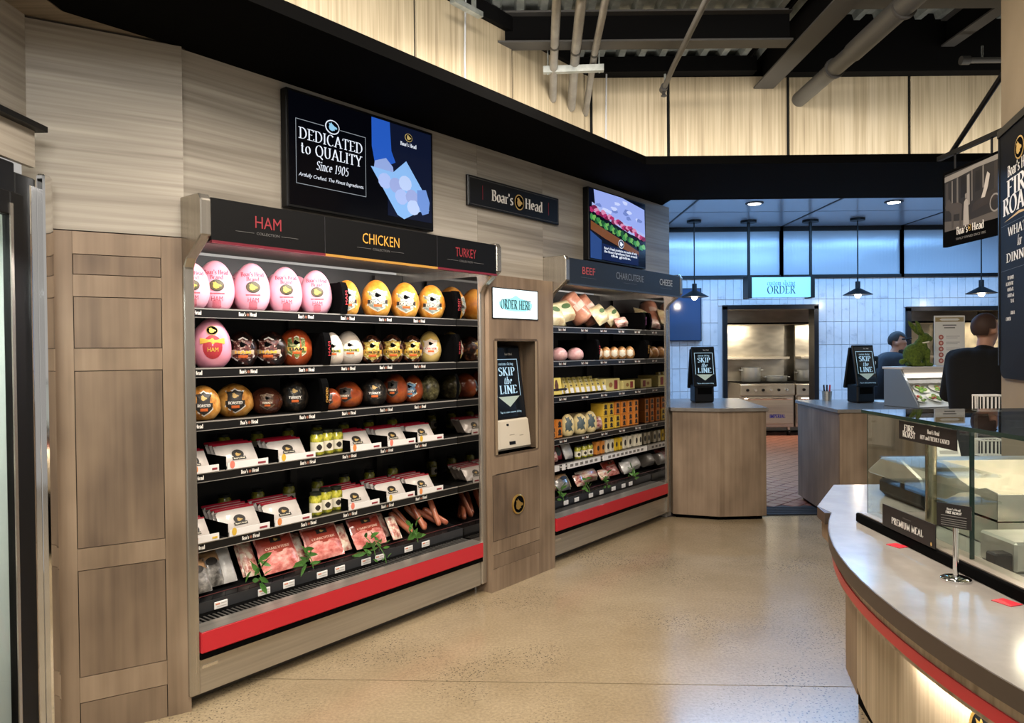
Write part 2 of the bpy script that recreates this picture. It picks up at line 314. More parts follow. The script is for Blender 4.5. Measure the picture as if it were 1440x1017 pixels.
# ================================================================== THE SETTING
def concrete():
    m = mat('polished_concrete', rough=.27); nt = m.node_tree; N = nt.nodes; L = nt.links; b = N['Principled BSDF']
    tc = N.new('ShaderNodeTexCoord')
    def nz(sc, det, ro=.6):
        n = N.new('ShaderNodeTexNoise'); n.inputs['Scale'].default_value = sc; n.inputs['Detail'].default_value = det; n.inputs['Roughness'].default_value = ro; L.new(tc.outputs['Object'], n.inputs['Vector']); return n
    a = nz(1.3, 5, .65); r = N.new('ShaderNodeValToRGB'); e = r.color_ramp.elements; e[0].position = .32; e[0].color = (*hexc('968467'), 1); e[1].position = .68; e[1].color = (*hexc('ab997b'), 1); L.new(a.outputs[0], r.inputs[0])
    f = nz(70, 3); r2 = N.new('ShaderNodeValToRGB'); e = r2.color_ramp.elements; e[0].position = .35; e[0].color = (.84, .84, .84, 1); e[1].position = .65; e[1].color = (1.08, 1.07, 1.06, 1); L.new(f.outputs[0], r2.inputs[0])
    mx = N.new('ShaderNodeMixRGB'); mx.blend_type = 'MULTIPLY'; mx.inputs[0].default_value = 1; L.new(r.outputs[0], mx.inputs[1]); L.new(r2.outputs[0], mx.inputs[2])
    v = N.new('ShaderNodeTexVoronoi'); v.inputs['Scale'].default_value = 75; L.new(tc.outputs['Object'], v.inputs['Vector'])
    lt = N.new('ShaderNodeMath'); lt.operation = 'LESS_THAN'; lt.inputs[1].default_value = .27; L.new(v.outputs['Distance'], lt.inputs[0])
    p = nz(1.1, 2); pr = N.new('ShaderNodeMapRange'); pr.inputs['From Min'].default_value = .47; pr.inputs['From Max'].default_value = .62; L.new(p.outputs[0], pr.inputs['Value'])
    mm = N.new('ShaderNodeMath'); mm.operation = 'MULTIPLY'; L.new(lt.outputs[0], mm.inputs[0]); L.new(pr.outputs[0], mm.inputs[1])
    m3 = N.new('ShaderNodeMixRGB'); m3.inputs[2].default_value = (*hexc('4f473d'), 1); L.new(mm.outputs[0], m3.inputs[0]); L.new(mx.outputs[0], m3.inputs[1]); L.new(m3.outputs[0], b.inputs['Base Color'])
    rr = N.new('ShaderNodeMapRange'); rr.inputs['To Min'].default_value = .15; rr.inputs['To Max'].default_value = .26; L.new(a.outputs[0], rr.inputs['Value']); L.new(rr.outputs[0], b.inputs['Roughness'])
    return m
CONC = concrete()
fl = struct(box('floor', mat('joint_dark', hexc('3a342b'), .9), -4, 8, -3, 6.42, -.12, -.008), 'polished tan concrete shop floor with dark speckles and saw-cut joints', 'floor')
J = [pz(400, 955, 0), pz(1190, 966, 0)]; sl = (J[1].y-J[0].y)/(J[1].x-J[0].x); jy = lambda x: J[0].y + sl*(x-J[0].x)
for xa, xb in ((-4, 8),):
    MB().prism([(xa, -3), (xb, -3), (xb, jy(xb)-.003), (xa, jy(xa)-.003)], -.06, 0).build('slab', CONC, fl)
    MB().prism([(xa, jy(xa)+.003), (xb, jy(xb)+.003), (xb, 6.42), (xa, 6.42)], -.06, 0).build('slab', CONC, fl)
kf = struct(box('floor_kitchen', mat('grout_dark', hexc('4a3a34'), .9), -1, 10, 6.42, 14, -.12, -.006), 'kitchen floor of red quarry tiles laid on the diagonal', 'floor')
QT = noisy('quarry_tile', [(.3, '6b4238'), (.7, '8a5b4c')], (9, 9, 9), .4, rnd=9)
tdat = MB().box(-.07, .07, -.07, .07, -.02, 0).data('floor_tile', QT, bevel=.004)
rest = MB(); cnt = 0
for i in range(-60, 60):
    for j in range(-60, 60):
        x = 2.4 + (i-j)*.148*.7071; y = 9.4 + (i+j)*.148*.7071
        if not (6.85 < y < 12.9 and 1.5 < x < 6.5): continue
        if y < 8.9 and 1.9 < x < 3.0 and cnt < 290: obj('floor_tile', tdat, kf, (x, y, 0), (0, 0, math.pi/4)); cnt += 1
        else: a = .07*1.414; rest.add([(x-a, y, 0), (x, y-a, 0), (x+a, y, 0), (x, y+a, 0)], [(0, 1, 2, 3)])
ro = rest.build('distant_floor_tiles', QT, kf); ro['kind'] = 'stuff'
dm = struct(box('trim_1', mat('rubber_mat', hexc('181d26'), .6), 1.9, 3.4, 6.43, 6.74, -.005, .012), 'ribbed dark rubber threshold mat between the two order counters', 'mat')
for i in range(7): box('mat_rib', mat('rubber_mat'), 1.9, 3.4, 6.46+i*.04, 6.475+i*.04, .012, .017, dm)

# ---- left wall (in the wall frame: x = along, y = into the wall)
wl = struct(box('wall_left', mat('wall_core', hexc('2a2724'), .8), -.05, 4.42, .068, .2, 2.0, 2.70, loc=OW, rot=(0, 0, ROTW)), 'greige oak laminate wall above the refrigerated cases', 'wall')
for a, b in ((-.03, .9), (.902, 1.862), (1.864, 2.533), (2.535, 3.45), (3.452, 4.42)):
    box('laminate_panel', GREIGE, a, b, .05, .068, 2.09 if b < 1.9 or a > 2.5 else 1.92, 2.695, wl)
box('end_panel', GREIGE, 4.34, 4.42, .05, .2, .0, 2.09, wl)
# faceted panel left of the cases
PA = math.radians(59); PO = OW + UV*-.03 + NV*-.03; ROTP = math.pi/2-PA
w2 = struct(box('wall_corner', mat('wall_core'), -.50, .045, .018, .08, 1.925, 2.695, loc=PO, rot=(0, 0, ROTP)), 'pale horizontal grain wall panel above the brown inlaid panel', 'wall')
box('laminate_panel', GREIGE, -.50, .045, 0, .018, 1.925, 2.69, w2)
wpn = thing('inlaid_wall_panel', 'tall brown maple wall panel with five inlaid rectangles left of the meat case', 'panel', PO, ROTP)
box('panel_body', mat('groove_dark', hexc('2c241d'), .8), -.50, .045, .004, .05, 0, 1.92, wpn)
IN = [(1.76, 1.833), (1.48, 1.672), (.72, 1.39), (.23, .632), (-.0, .129)]
xs0, xs1 = -.343, -.045
box('stile', DKBR, -.50, xs0-.003, -.004, .004, 0, 1.92, wpn); box('stile', DKBR, xs1+.003, .045, -.004, .004, 0, 1.92, wpn)
zt = 1.92
for a, b in IN:
    box('rail', DKBR, xs0-.002, xs1+.002, -.004, .004, b+.003, zt, wpn); box('inlay', DKBR2, xs0, xs1, -.003, .004, max(a, 0), b, wpn); zt = a-.003
# side wall by the door cooler
ws = struct(box('wall_side', GREIGE_Y, -1.95, -1.77, .2, 2.72, 2.26, 2.70), 'shaded greige laminate wall above the glass door cooler', 'wall')
# cooler with glass door
ck = thing('glass_door_cooler', 'upright cooler with black framed glass door at the left edge', 'cooler', (-1.69, 2.66, 0))
box('fascia', GREIGE_Y, -.02, .0, -2.2, -.02, 2.12, 2.25, ck); box('top_ledge', BLACK, -.2, .035, -2.2, 0, 2.25, 2.27, ck)
fr = MB().box(-.03, .0, -.13, -.02, 0, 2.08).box(-.12, .0, -2.2, -.13, 2.0, 2.11).box(-.12, 0, -2.2, -.13, 0, .12); fr.build('frame', BLACK, ck, bevel=.004)
MB().box(.0, .03, -.02, .025, 0, 2.10).box(0, .02, .0, .05, 0, 2.10).build('chrome_post', CHROME, ck, bevel=.006)
box('mirror_strip', CHROME, .0, .004, -.06, -.02, 0, 2.05, ck)
dr = MB().box(.0, .03, -.2, -.13, .12, 2.0).box(.0, .03, -.98, -.9, .12, 2.0).box(.0, .03, -.9, -.2, 1.92, 2.0).box(.0, .03, -.9, -.2, .12, .2).build('door', BLACK, ck, bevel=.004)
box('door_glass', GLASS, .012, .018, -.9, -.2, .2, 1.92, dr); box('gasket', STEELV, .03, .034, -.205, -.19, .16, 1.96, dr)
MB().box(-.7, -.68, -2.2, -.05, .1, 2.05).box(-.68, -.031, -.05, -.03, .1, 2.05).build('liner', mat('cooler_liner', hexc('d7dcd8'), .5), ck)
for k in range(5): box('wire_shelf', WHITE, -.66, -.2, -2.2, -.1, .3+k*.35, .315+k*.35, ck)
lo = area('cooler_tube', (-1.9, 2.0, 1.9), (-2.3, 2.0, .6), .05, 1.2, 20, (.9, 1, .96)); 
# canopy (black soffit shelf) over the cases and across the order opening
cf0 = wp(-.9, .54, 0); cor = Vector((.909, 4.97, 0))
can = MB().prism([(cf0.x, cf0.y), (cor.x, cor.y), (7, 4.97), (7, 6.15), (1.33, 6.15), (wp(4.34, -.1, 0).x, wp(4.34, -.1, 0).y), (wp(.02, -.1, 0).x, wp(.02, -.1, 0).y), (-1.31, 3.04), (-1.61, 2.69), (-1.62, 1.6)], 2.695, 2.75)
struct(can.build('ceiling_canopy', MATTE), 'black soffit shelf running over the meat cases and order counters', 'soffit')
struct(MB().prism([(-2.6, 1.2), (-1.622, 1.2), (-1.622, 2.69), (-1.315, 3.045), (-1.25, 3.12), (-2.6, 3.1)], 2.70, 2.76).build('ceiling_soffit', wood('soffit_oak', '6d6254', '7f7465', '938776', 0)), 'brown wood soffit strip in the upper left corner', 'soffit')
# pale oak panels above the canopy
PJ = [-1.2] + [W(x, y, -.1)[0] for x, y in ((388, 12), (584, 60), (721, 100), (822, 150))] + [3.228]
wu = struct(box('wall_upper_left', mat('groove_black', hexc('050505'), .9), -1.3, 3.24, .112, .2, 2.75, 3.52, loc=OW, rot=(0, 0, ROTW)), 'upper left wall clad in pale upright grain oak panels above the soffit', 'wall')
for a, b in zip(PJ, PJ[1:]): box('oak_panel', OAK, a+.010, b-.010, .10, .112, 2.755, 3.51, wu)
wb = struct(box('wall_upper_back', mat('groove_black'), .55, 7, 5.582, 5.66, 2.75, 3.50), 'upper back wall clad in pale oak panels above the order opening', 'wall')
BJ = [.61] + [720 and pd(x, 180, 5.57).x for x in (940, 1108.5, 1279)] + [pd(1279, 180, 5.57).x+.905, 6.]
for a, b in zip(BJ, BJ[1:]): box('oak_panel', OAK, a+.012, b-.012, 5.57, 5.582, 2.755, 3.495, wb)
# cove tubes standing on the canopy, washing the panels
for nm, loc, tgt, ln in (('cove_tube', wp(.9, .34, 2.80), wp(.9, -.15, 3.05), 4.2),):
    l = area(nm, loc, tgt, ln, .05, 13, (1, .93, .82)); l.rotation_euler = (math.radians(115), 0, ROTW)
lb = area('cove_tube', (3.6, 5.12, 2.80), (3.6, 5.6, 3.05), 5.6, .05, 17, (1, .93, .82)); lb.rotation_euler = (math.radians(115), 0, 0)
# steel deck ceiling
def deck(name, x0, x1, y0, y1, z, lab):
    m = MB(); x = x0
    prof = []
    while x < x1: prof += [(x, z), (x+.045, z), (x+.06, z+.045), (x+.135, z+.045), (x+.15, z)]; x += .15
    n = len(prof); m.add([(p[0], y0, p[1]) for p in prof]+[(p[0], y1, p[1]) for p in prof], [(i, i+1, n+i+1, n+i) for i in range(n-1)])
    return struct(m.build(name, GALV), lab, 'ceiling')
deck('ceiling', -4, 1.78, -2, 5.9, 3.61, 'corrugated galvanized roof deck over the left bay')
deck('ceiling_raised', 1.78, 8, -2, 5.9, 3.86, 'corrugated galvanized roof deck over the right bay')
def ibeam(name, label, p0, p1, zb, h, wdt=.13):
    """I section from p0 to p1, bottom flange at zb"""
    a = Vector((p0[0], p0[1], 0)); b = Vector((p1[0], p1[1], 0)); d = b-a; ln = d.length; rz = math.atan2(d.y, d.x)
    t = thing(name, label, 'beam', (a.x, a.y, zb), rz)
    box('bottom_flange', BEAMM, 0, ln, -wdt/2, wdt/2, 0, .012, t); box('web', BEAMW, 0, ln, -.006, .006, .012, h-.012, t); box('top_flange', BEAMM, 0, ln, -wdt/2, wdt/2, h-.012, h, t); return t
ibeam('steel_beam', 'dark steel beam crossing the ceiling behind the three grey conduits', (-.35, 4.775), (1.80, 4.775), 3.41, .2)
ibeam('steel_beam', 'long grey steel beam running toward the back wall between the two ceiling bays', (1.9, -.5), (1.9, 5.56), 3.40, .45, .15)
ibeam('steel_beam', 'steel cross beam right of the large round duct', (1.98, 4.77), (5, 4.77), 3.66, .2, .16)
ibeam('steel_beam', 'short steel beam at the upper right ending on the black back fascia', (3.22, 4.85), (3.22, 5.46), 3.66, .2, .1)
struct(box('trim_2', BEAMW, .3, 1.82, 5.46, 5.566, 3.50, 3.61), 'black edge beam above the oak panels in the left bay', 'beam')
struct(box('trim_5', BEAMW, 1.772, 1.785, -2, 5.9, 3.60, 3.95), 'black closure plate between the low and the raised roof deck', 'plate')
struct(box('trim_6', BEAMW, -1, 8, 5.67, 5.72, 3.3, 4.0), 'black rear closure above the oak panels', 'plate')
struct(box('trim_3', BEAMW, 1.98, 7, 5.46, 5.568, 3.485, 3.9), 'tall black fascia above the oak panels in the right bay', 'beam')
bm_ = struct(box('trim_4', BEAMW, -1.2, 3.0, .06, .098, 3.505, 3.6, loc=OW, rot=(0, 0, ROTW)), 'black edge beam along the top of the left oak panels', 'beam')
# pipes
PIPE = noisy('grey_pipe', [(.3, '8b8882'), (.7, 'a3a09a')], (9, 9, 3), .5, .3); DUCT = mat('duct_paint', hexc('63625f'), .5, .2)
cond = [((777, 140), (785, -40)), ((803, 152), (822, -40)), ((823, 160), (860, -40))]
for i, (e, nr) in enumerate(cond):
    s, z = W(e[0], e[1], -.1); a = wp(s, -.1, z); b = pz(nr[0], nr[1], 3.36); b2 = b + (b-a)*.6
    k = pz(nr[0]*.35+e[0]*.65, e[1]*.55-12, 3.36)
    t = thing('conduit_pipe', ['leftmost of the three grey conduits entering the oak panel', 'middle of the three grey conduits entering the oak panel', 'rightmost of the three grey conduits entering the oak panel'][i], 'pipe', a, 0, 'grey conduits')
    L0 = lambda v: tuple(v-a)
    mid = a.lerp(k, .45)
    r = (.026, .030, .022)[i]
    MB().tube([L0(a+NV*.002), L0(mid), L0(k), L0(k.lerp(b, .5)), L0(b2)], r, 14).build('pipe', PIPE, t, True)
    dd = (k-mid).normalized(); MB().tube([L0(k-dd*.012), L0(k+dd*.012)], r+.003, 14).build('coupling', mat('coupling_dark', hexc('4a4845'), .5, .5), t, True)
k0 = pz(764, 99, 3.295); k1 = pz(849, 96, 3.295)
t = thing('strut_hanger', 'galvanized strut channel trapeze carrying the three grey conduits', 'hanger', k0)
d = k1-k0; t.rotation_euler = (0, 0, math.atan2(d.y, d.x))
MB().box(0, d.length, -.02, .02, -.02, .0).box(0, d.length, -.02, -.015, 0, .022).box(0, d.length, .015, .02, 0, .022).build('channel', GALV, t)
for q in (.03, d.length-.03): MB().tube([(q, 0, -.03), (q, 0, .28)], .005, 8).build('threaded_rod', GALV, t)
a = Vector((1.09, 5.25, 3.3)); t = thing('sprinkler_pipe', 'thin grey pipe with elbow and sprinkler head left of the long beam', 'pipe', a)
MB().tube([(0, 0, 0), (-.02, -.4, 0), (-.06, -2.2, .02)], .018, 12).build('pipe', DUCT, t, True); MB().tube([(-.0, .03, 0), (-.003, -.04, 0)], .027, 12).build('elbow', BEAMM, t, True)
MB().lathe([(.01, -.06), (.022, -.055), (.012, -.04), (.012, .0)], 10).build('sprinkler_head', BEAMM, t, True)
MB().tube([(.01, 0, 0), (.01, 0, .1)], .009, 8).build('riser', GALV, t)
t = thing('round_duct', 'large grey round pipe running through the right oak panels', 'pipe', (2.17, 5.59, 3.32))
MB().tube([(0, 0, 0), (0, -.9, 0)], .055, 20).build('pipe', DUCT, t, True); MB().tube([(0, -.9, 0), (-.01, -2.2, .015)], .062, 20).build('pipe', DUCT, t, True)
for q in (-.62, -1.5): MB().tube([(0, q, 0), (0, q-.02, 0)], .068, 20).build('clamp_ring', BEAMM, t, True)
t = thing('sprinkler_pipe', 'short horizontal pipe stub with capped end by the tan column', 'pipe', pd(1355, 85, 5.2))
MB().tube([(0, 0, 0), (.6, 0, 0)], .02, 12).build('pipe', DUCT, t, True); MB().tube([(-.02, 0, 0), (.04, 0, 0)], .03, 12).build('end_cap', BEAMM, t, True); MB().tube([(.13, 0, 0), (.13, 0, .1)], .008, 8).build('hanger_rod', CHROME, t)
t = tag(MB().tube([wp(W(655, 8, -.06)[0], -.06, 3.6), wp(W(655, 60, -.06)[0], -.07, 3.2), wp(W(657, 120, -.06)[0], -.07, 2.76)], .006, 6).build('hanging_cable', mat('cable_pale', hexc('cfd3da'), .5)), 'thin pale cable hanging down the upper left oak panel', 'cable')
t = tag(MB().tube([(.72, 5.5, 3.6), (.715, 5.52, 3.2), (.712, 5.53, 2.76)], .006, 6).build('hanging_cable', mat('cable_pale')), 'thin pale cable beside the rightmost conduit at the inner corner', 'cable')
q = W(640, 6, .05); t = tag(MB().box(-.02, .22, -.02, .02, 0, .03).box(.05, .07, -.01, .01, .03, .2).box(.15, .17, -.01, .01, .03, .2).build('strut_channel', GALV, loc=wp(q[0], .05, q[1]), rot=(0, 0, ROTW)), 'short galvanized strut bracket at the top edge over the left oak panels', 'bracket')

# ---- right column with sign board
CA = math.radians(19); CD = Vector((-math.sin(CA), -math.cos(CA), 0)); CO = Vector((2.415, 3.65, 0)); ROTC = math.atan2(CD.y, CD.x)
TAN = noisy('tan_paint', [(.3, '84765f'), (.7, '8f8069')], (3, 3, 3), .6)
col = struct(box('wall_column', TAN, 0, .9, -.0, 1.2, 0, 3.85, loc=CO, rot=(0, 0, ROTC)), 'tan painted column at the right edge behind the carving counter', 'column')
bd = thing('sign_board', 'tall black menu board with gold emblem and white lettering on the tan column', 'sign', CO, ROTC)
bp_ = [(.03, 1.36)] + [(.03+.06*(1-math.cos(math.radians(a))), 1.36-.06*math.sin(math.radians(a))) for a in (30, 60, 90)] + [(.66, 1.30), (.66, 2.47), (.03, 2.47)]
MB().prism(bp_, -.014, -.004, 1).build('board', mat('board_black', hexc('0b0b0c'), .6, spec=.15), bd)
fr = MB().box(.015, .68, -.022, -.001, 2.47, 2.505).box(.015, .03, -.018, -.001, 1.36, 2.47); fr.build('board_edge', BLACK, bd)
emblem(bd, .33, 2.35, .052, -.0145); text("Boar's Head", WHITE, bd, .33, 2.275, .05, -.0152, width=.34, weight=.2)
text('FIRE', WHITE, bd, .33, 2.195, .08, -.0152, width=.36, weight=.2); text('ROAST', WHITE, bd, .33, 2.115, .08, -.0152, width=.48, weight=.2)
MB().add([(.1, -.0152, 2.045), (.33, -.0152, 2.068), (.56, -.0152, 2.045), (.33, -.0152, 2.056)], [(0, 1, 2, 3)]).build('gold_flourish', GOLDP, bd)
MB().box(.06, .62, -.0154, -.015, 2.028, 2.03).box(.06, .62, -.0154, -.015, 1.813, 1.815).build('rule_line', mat('rule_grey', hexc('4b4a48'), .5), bd)
text("WHAT'S", WHITE, bd, .33, 1.992, .042, -.0152, width=.33); text('for', WHITE, bd, .33, 1.935, .046, -.0152, italic=.25); text('DINNER', WHITE, bd, .33, 1.87, .042, -.0152, width=.38)
for k, ln in enumerate(("TRY BOAR'S", 'ALL NEW FIRE', 'MEATS, FR', 'CARVED and', 'TO HE', '', 'GRAB &', 'CONVENI')):
    if ln: text(ln, WHITE, bd, .12+(.06 if k in (0, 2, 3) else .14 if k in (4, 6) else .02)*.6, 1.775-k*.0275, .016, -.0152, align='l', weight=.22)
# blade sign with bracket
X = 2.52; df = X*F/(1329-720)
bs = thing('blade_sign', 'hanging black photo sign with a horse wagon picture on a black bracket', 'sign', (X, df, 0), -math.pi/2)
zt, zb = 2.46, 2.03
L_ = .52
box('sign_panel', MATTE, 0, L_, -.012, .012, zb, zt, bs)
def gp(name, pts, c, y=-.0135): return MB().add([(p[0]*L_, y, zb+p[1]*(zt-zb)) for p in pts], [tuple(range(len(pts)))]).build(name, mat('sepia_'+c, hexc(c), .6), bs)
gp('picture', [(.04, .2), (.96, .2), (.96, .96), (.04, .96)], '2b2826', -.0128)
gp('picture_awning', [(.04, .93), (.96, .965), (.96, .90), (.6, .90), (.3, .87), (.04, .86)], '8f8a83')
for k_, (x_, y_, w_, h_, c_) in enumerate(((.06, .48, .05, .36, '45403c'), (.17, .55, .02, .3, '857f78'), (.26, .5, .03, .37, '6f6a64'), (.33, .58, .1, .28, '191715'), (.44, .46, .05, .4, '948f88'), (.52, .5, .015, .4, '7d7771'), (.58, .6, .09, .26, '1c1a18'), (.7, .62, .02, .28, '8d8780'), (.88, .55, .06, .34, '3a3531'))):
    gp('picture_detail', [(x_, y_), (x_+w_, y_+.01), (x_+w_*.9, y_+h_), (x_+w_*.05, y_+h_*.98)], c_, -.0131)
gp('picture_street', [(.04, .2), (.96, .2), (.96, .3), (.5, .27), (.04, .34)], '5a544e', -.013)
gp('picture_horse', [(.05, .52), (.08, .6), (.13, .62), (.17, .55), (.30, .54), (.36, .5), (.355, .40), (.34, .22), (.31, .22), (.315, .39), (.21, .40), (.2, .22), (.17, .22), (.165, .42), (.12, .47), (.08, .47)], '4c4641', -.0138)
gp('picture_groom', [(.38, .22), (.48, .22), (.47, .42), (.465, .52), (.43, .56), (.395, .52), (.385, .4)], 'a8a199', -.0142); gp('picture_groom_head', [(.415, .56), (.445, .56), (.45, .61), (.43, .63), (.41, .61)], '8a837b', -.0142)
gp('picture_wagon', [(.52, .36), (.95, .44), (.95, .58), (.74, .54), (.55, .46)], '352f2b', -.0136); gp('picture_driver', [(.68, .5), (.74, .5), (.79, .62), (.82, .76), (.78, .8), (.75, .72), (.72, .6)], 'c2bbb2', -.0142)
wh = MB(); 
for a in range(20): 
    t0, t1 = 2*math.pi*a/20, 2*math.pi*(a+1)/20
    wh.add([(L_*.9+r*math.cos(t), -.0143, zb+.17+r*1.1*math.sin(t)) for r, t in ((.036, t0), (.036, t1), (.044, t1), (.044, t0))], [(0, 1, 2, 3)])
wh.build('picture_wheel', mat('sepia_8f8a83'), bs)
text("Boar's", WHITE, bs, L_*.49-.02, zb+.075, .042, -.0136, align='r', weight=.2, width=.1); text('Head', WHITE, bs, L_*.49+.02, zb+.075, .042, -.0136, align='l', weight=.2, width=.1); emblem(bs, L_*.49, zb+.075, .018, -.0136, asp=.8)
text('FAMILY OWNED SINCE 1905', mat('rule_grey2', hexc('8d8a85'), .5), bs, L_*.5, zb+.03, .013, -.0136, font='sans', width=.26)
MB().box(-.06, .69, -.012, .012, zt+.085, zt+.11).build('bracket_arm', BLACK, bs)
MB().tube([(.06, 0, zt+.1), (.69, 0, zt+.50)], .014, 8).build('brace', BLACK, bs)
for q in (.1, .42): MB().tube([(q, 0, zt-.01), (q, 0, zt+.09)], .006, 8).build('hanger', BLACK, bs)

# ================================================================== KITCHEN BEYOND
YB = 10.0
def bx(x): return pd(x, 450, YB).x
def bz(y, x=1150): return pd(x, y, YB).z
D1 = (bx(1020), bx(1146), bz(434, 1083)); D2 = (bx(1278), bx(1440)+.25, bz(436, 1340))
zc = bz(388, 1200); zg = bz(318, 1200)
core = mat('tile_grout', hexc('b9bcc0'), .8)
wk = MB().box(1.0, D1[0], YB+.012, YB+.14, 0, zc).box(D1[1], D2[0], YB+.012, YB+.14, 0, zc).box(D2[1], 9, YB+.012, YB+.14, 0, zc).box(D1[0], D1[1], YB+.012, YB+.14, D1[2], zc).box(D2[0], D2[1], YB+.012, YB+.14, D2[2], zc).box(1, 9, YB+.06, YB+.14, zc, 3.3)
wk = struct(wk.build('wall_back', core), 'kitchen back wall covered in upright white marble tiles', 'wall')
MARB = noisy('marble_tile', [(.30, 'a3a8b0'), (.42, 'c6c9cd'), (.75, 'd2d5d8')], (3, 3, 4.5), .22, detail=6, rnd=13, noise_rough=.72)
td = MB().box(-.0505, .0505, 0, .014, -.152, .152).data('tile', MARB, bevel=.003)
nt_ = 0
for i in range(48):
    for j in range(8):
        x = 1.9 + i*.1045; z = zc - .155 - j*.309
        if z < .35 or x > 6.9: continue
        cut = [d for d in (D1, D2) if d[0]-.05 < x < d[1]+.05 and z-.152 < d[2]+.05]
        if cut:
            lo_ = cut[0][2]+.045; hi_ = z+.152
            if hi_-lo_ > .03: box('tile', MARB, -.0505, .0505, 0, .014, lo_-z, .152, wk, loc=(x, YB, z))
            continue
        if nt_ < 296: obj('tile', td, wk, (x, YB, z)); nt_ += 1
for n, d in ((1, D1), (2, D2)):
    fr = MB().box(d[0]-.04, d[0]+.02, YB-.03, YB+.16, 0, d[2]+.03).box(d[1]-.02, d[1]+.04, YB-.03, YB+.16, 0, d[2]+.03).box(d[0]-.04, d[1]+.04, YB-.03, YB+.16, d[2]-.01, d[2]+.05)
    struct(fr.build('door_%d' % n, mat('black_metal', hexc('101216'), .4, .3)), 'black metal frame of the kitchen opening ' + ('with the steel range behind' if n == 1 else 'behind the moss rabbit'), 'door frame')
def reeded():
    m = mat('reeded_glass', hexc('b4c1cd'), .16, 0., spec=.9); nt = m.node_tree; N = nt.nodes; L = nt.links; b = N['Principled BSDF']; b.inputs['Metallic'].default_value = .05
    tc = N.new('ShaderNodeTexCoord'); wv = N.new('ShaderNodeTexWave'); wv.wave_type = 'BANDS'; wv.bands_direction = 'X'; wv.inputs['Scale'].default_value = 16; wv.inputs['Distortion'].default_value = 0; L.new(tc.outputs['Object'], wv.inputs['Vector'])
    bp = N.new('ShaderNodeBump'); bp.inputs['Strength'].default_value = .25; bp.inputs['Distance'].default_value = .004; L.new(wv.outputs['Fac'], bp.inputs['Height']); L.new(bp.outputs[0], b.inputs['Normal']); return m
RG = reeded(); GX = [bx(934), bx(1099), bx(1268), bx(1437)]
for k in range(3):
    a, b = GX[k], GX[k+1]
    wn = struct(box('window_%d' % (k+1), RG, a+.02, b-.02, YB+.01, YB+.03, zc+.02, zg-.03), ['reeded glass transom pane at the left above the order sign', 'reeded glass transom pane in the middle of the kitchen wall', 'reeded glass transom pane at the right behind the blade sign'][k], 'window')
    MB().box(a-.02, a+.02, YB-.03, YB+.04, zc-.02, zg).box(b-.02, b+.02, YB-.03, YB+.04, zc-.02, zg).box(a, b, YB-.03, YB+.04, zc-.025, zc+.02).box(a, b, YB-.03, YB+.04, zg-.06, zg).build('window_frame', BLACK, wn)
ckl = struct(box('ceiling_kitchen', mat('gloss_ceiling', hexc('b8c4cf'), .18), 1.0, 9, 5.70, 10.1, zg, zg+.05), 'glossy pale panel ceiling over the kitchen', 'ceiling')
for x in GX: box('ceiling_bar', BLACK, x-.012, x+.012, 5.7, 10, zg-.006, zg, ckl)
for y in (7.4, 8.9): box('ceiling_bar', mat('seam_grey', hexc('7b8894'), .5), 1.0, 9, y-.006, y+.006, zg-.003, zg, ckl)
for nm, lab in (('wall_kitchen_left', 'pale left side wall of the kitchen'),): struct(box(nm, mat('kitchen_wall', hexc('c9ced4'), .5), 1.0, 1.1, 6.9, 10, 0, zg), lab, 'wall')
struct(box('wall_kitchen_right', mat('kitchen_wall'), 8.2, 8.3, 6.2, 10, 0, zg), 'pale right side wall of the kitchen', 'wall')
# downlights
for x, y, lab in ((1061, 287, 'recessed round downlight in the kitchen ceiling above the order sign'), (1257, 285, 'recessed round downlight in the kitchen ceiling near the blade sign')):
    p = pz(x, y, zg-.012); t = thing('downlight', lab, 'light', p, 0, 'kitchen downlights')
    MB().lathe([(.09, .0), (.10, .004), (.10, .012), (.07, .012), (.07, .003)], 24).build('trim_ring', BLACK, t, True); MB().lathe([(.07, .001), (.068, -.003)], 24).build('lens', mat('lamp_glow', (1, .97, .9), emit=9, ecol=(1, .97, .92)), t)
# pendants
def pendant(px, py_can, py_shade, lab):
    p = pz(px, py_can, zg); zs = pd(px, py_shade, p.y).z
    t = thing('pendant_lamp', lab, 'lamp', (p.x, p.y, 0), 0, 'pendant lamps over the counters')
    MB().lathe([(.09, zg-.03), (.09, zg-.001)], 20).build('ceiling_rose', BLACK, t, True); MB().tube([(0, 0, zs+.1), (0, 0, zg-.03)], .008, 8).build('stem', BLACK, t)
    MB().lathe([(.175, zs-.0), (.178, zs+.004), (.05, zs+.075), (.03, zs+.085), (.03, zs+.17), (.01, zs+.175)], 28).build('shade', BLACK, t, True)
    MB().ball((0, 0, zs+.0), .038, 14, 10).build('bulb', mat('bulb_glow', (1, .9, .75), emit=14, ecol=(1, .88, .7)), t, True)
    l = bpy.data.lights.new('pendant_bulb', 'POINT'); l.energy = 4; l.color = (1, .85, .65); l.shadow_soft_size = .04; lo = bpy.data.objects.new('pendant_bulb', l); COL.objects.link(lo); lo.location = (p.x, p.y, zs-.06)
pendant(976, 310, 418, 'black cone pendant lamp above the left order counter'); pendant(1206, 307, 415, 'black cone pendant lamp above the right order counter'); pendant(1380, 304, 413, 'black cone pendant lamp beside the tan column')
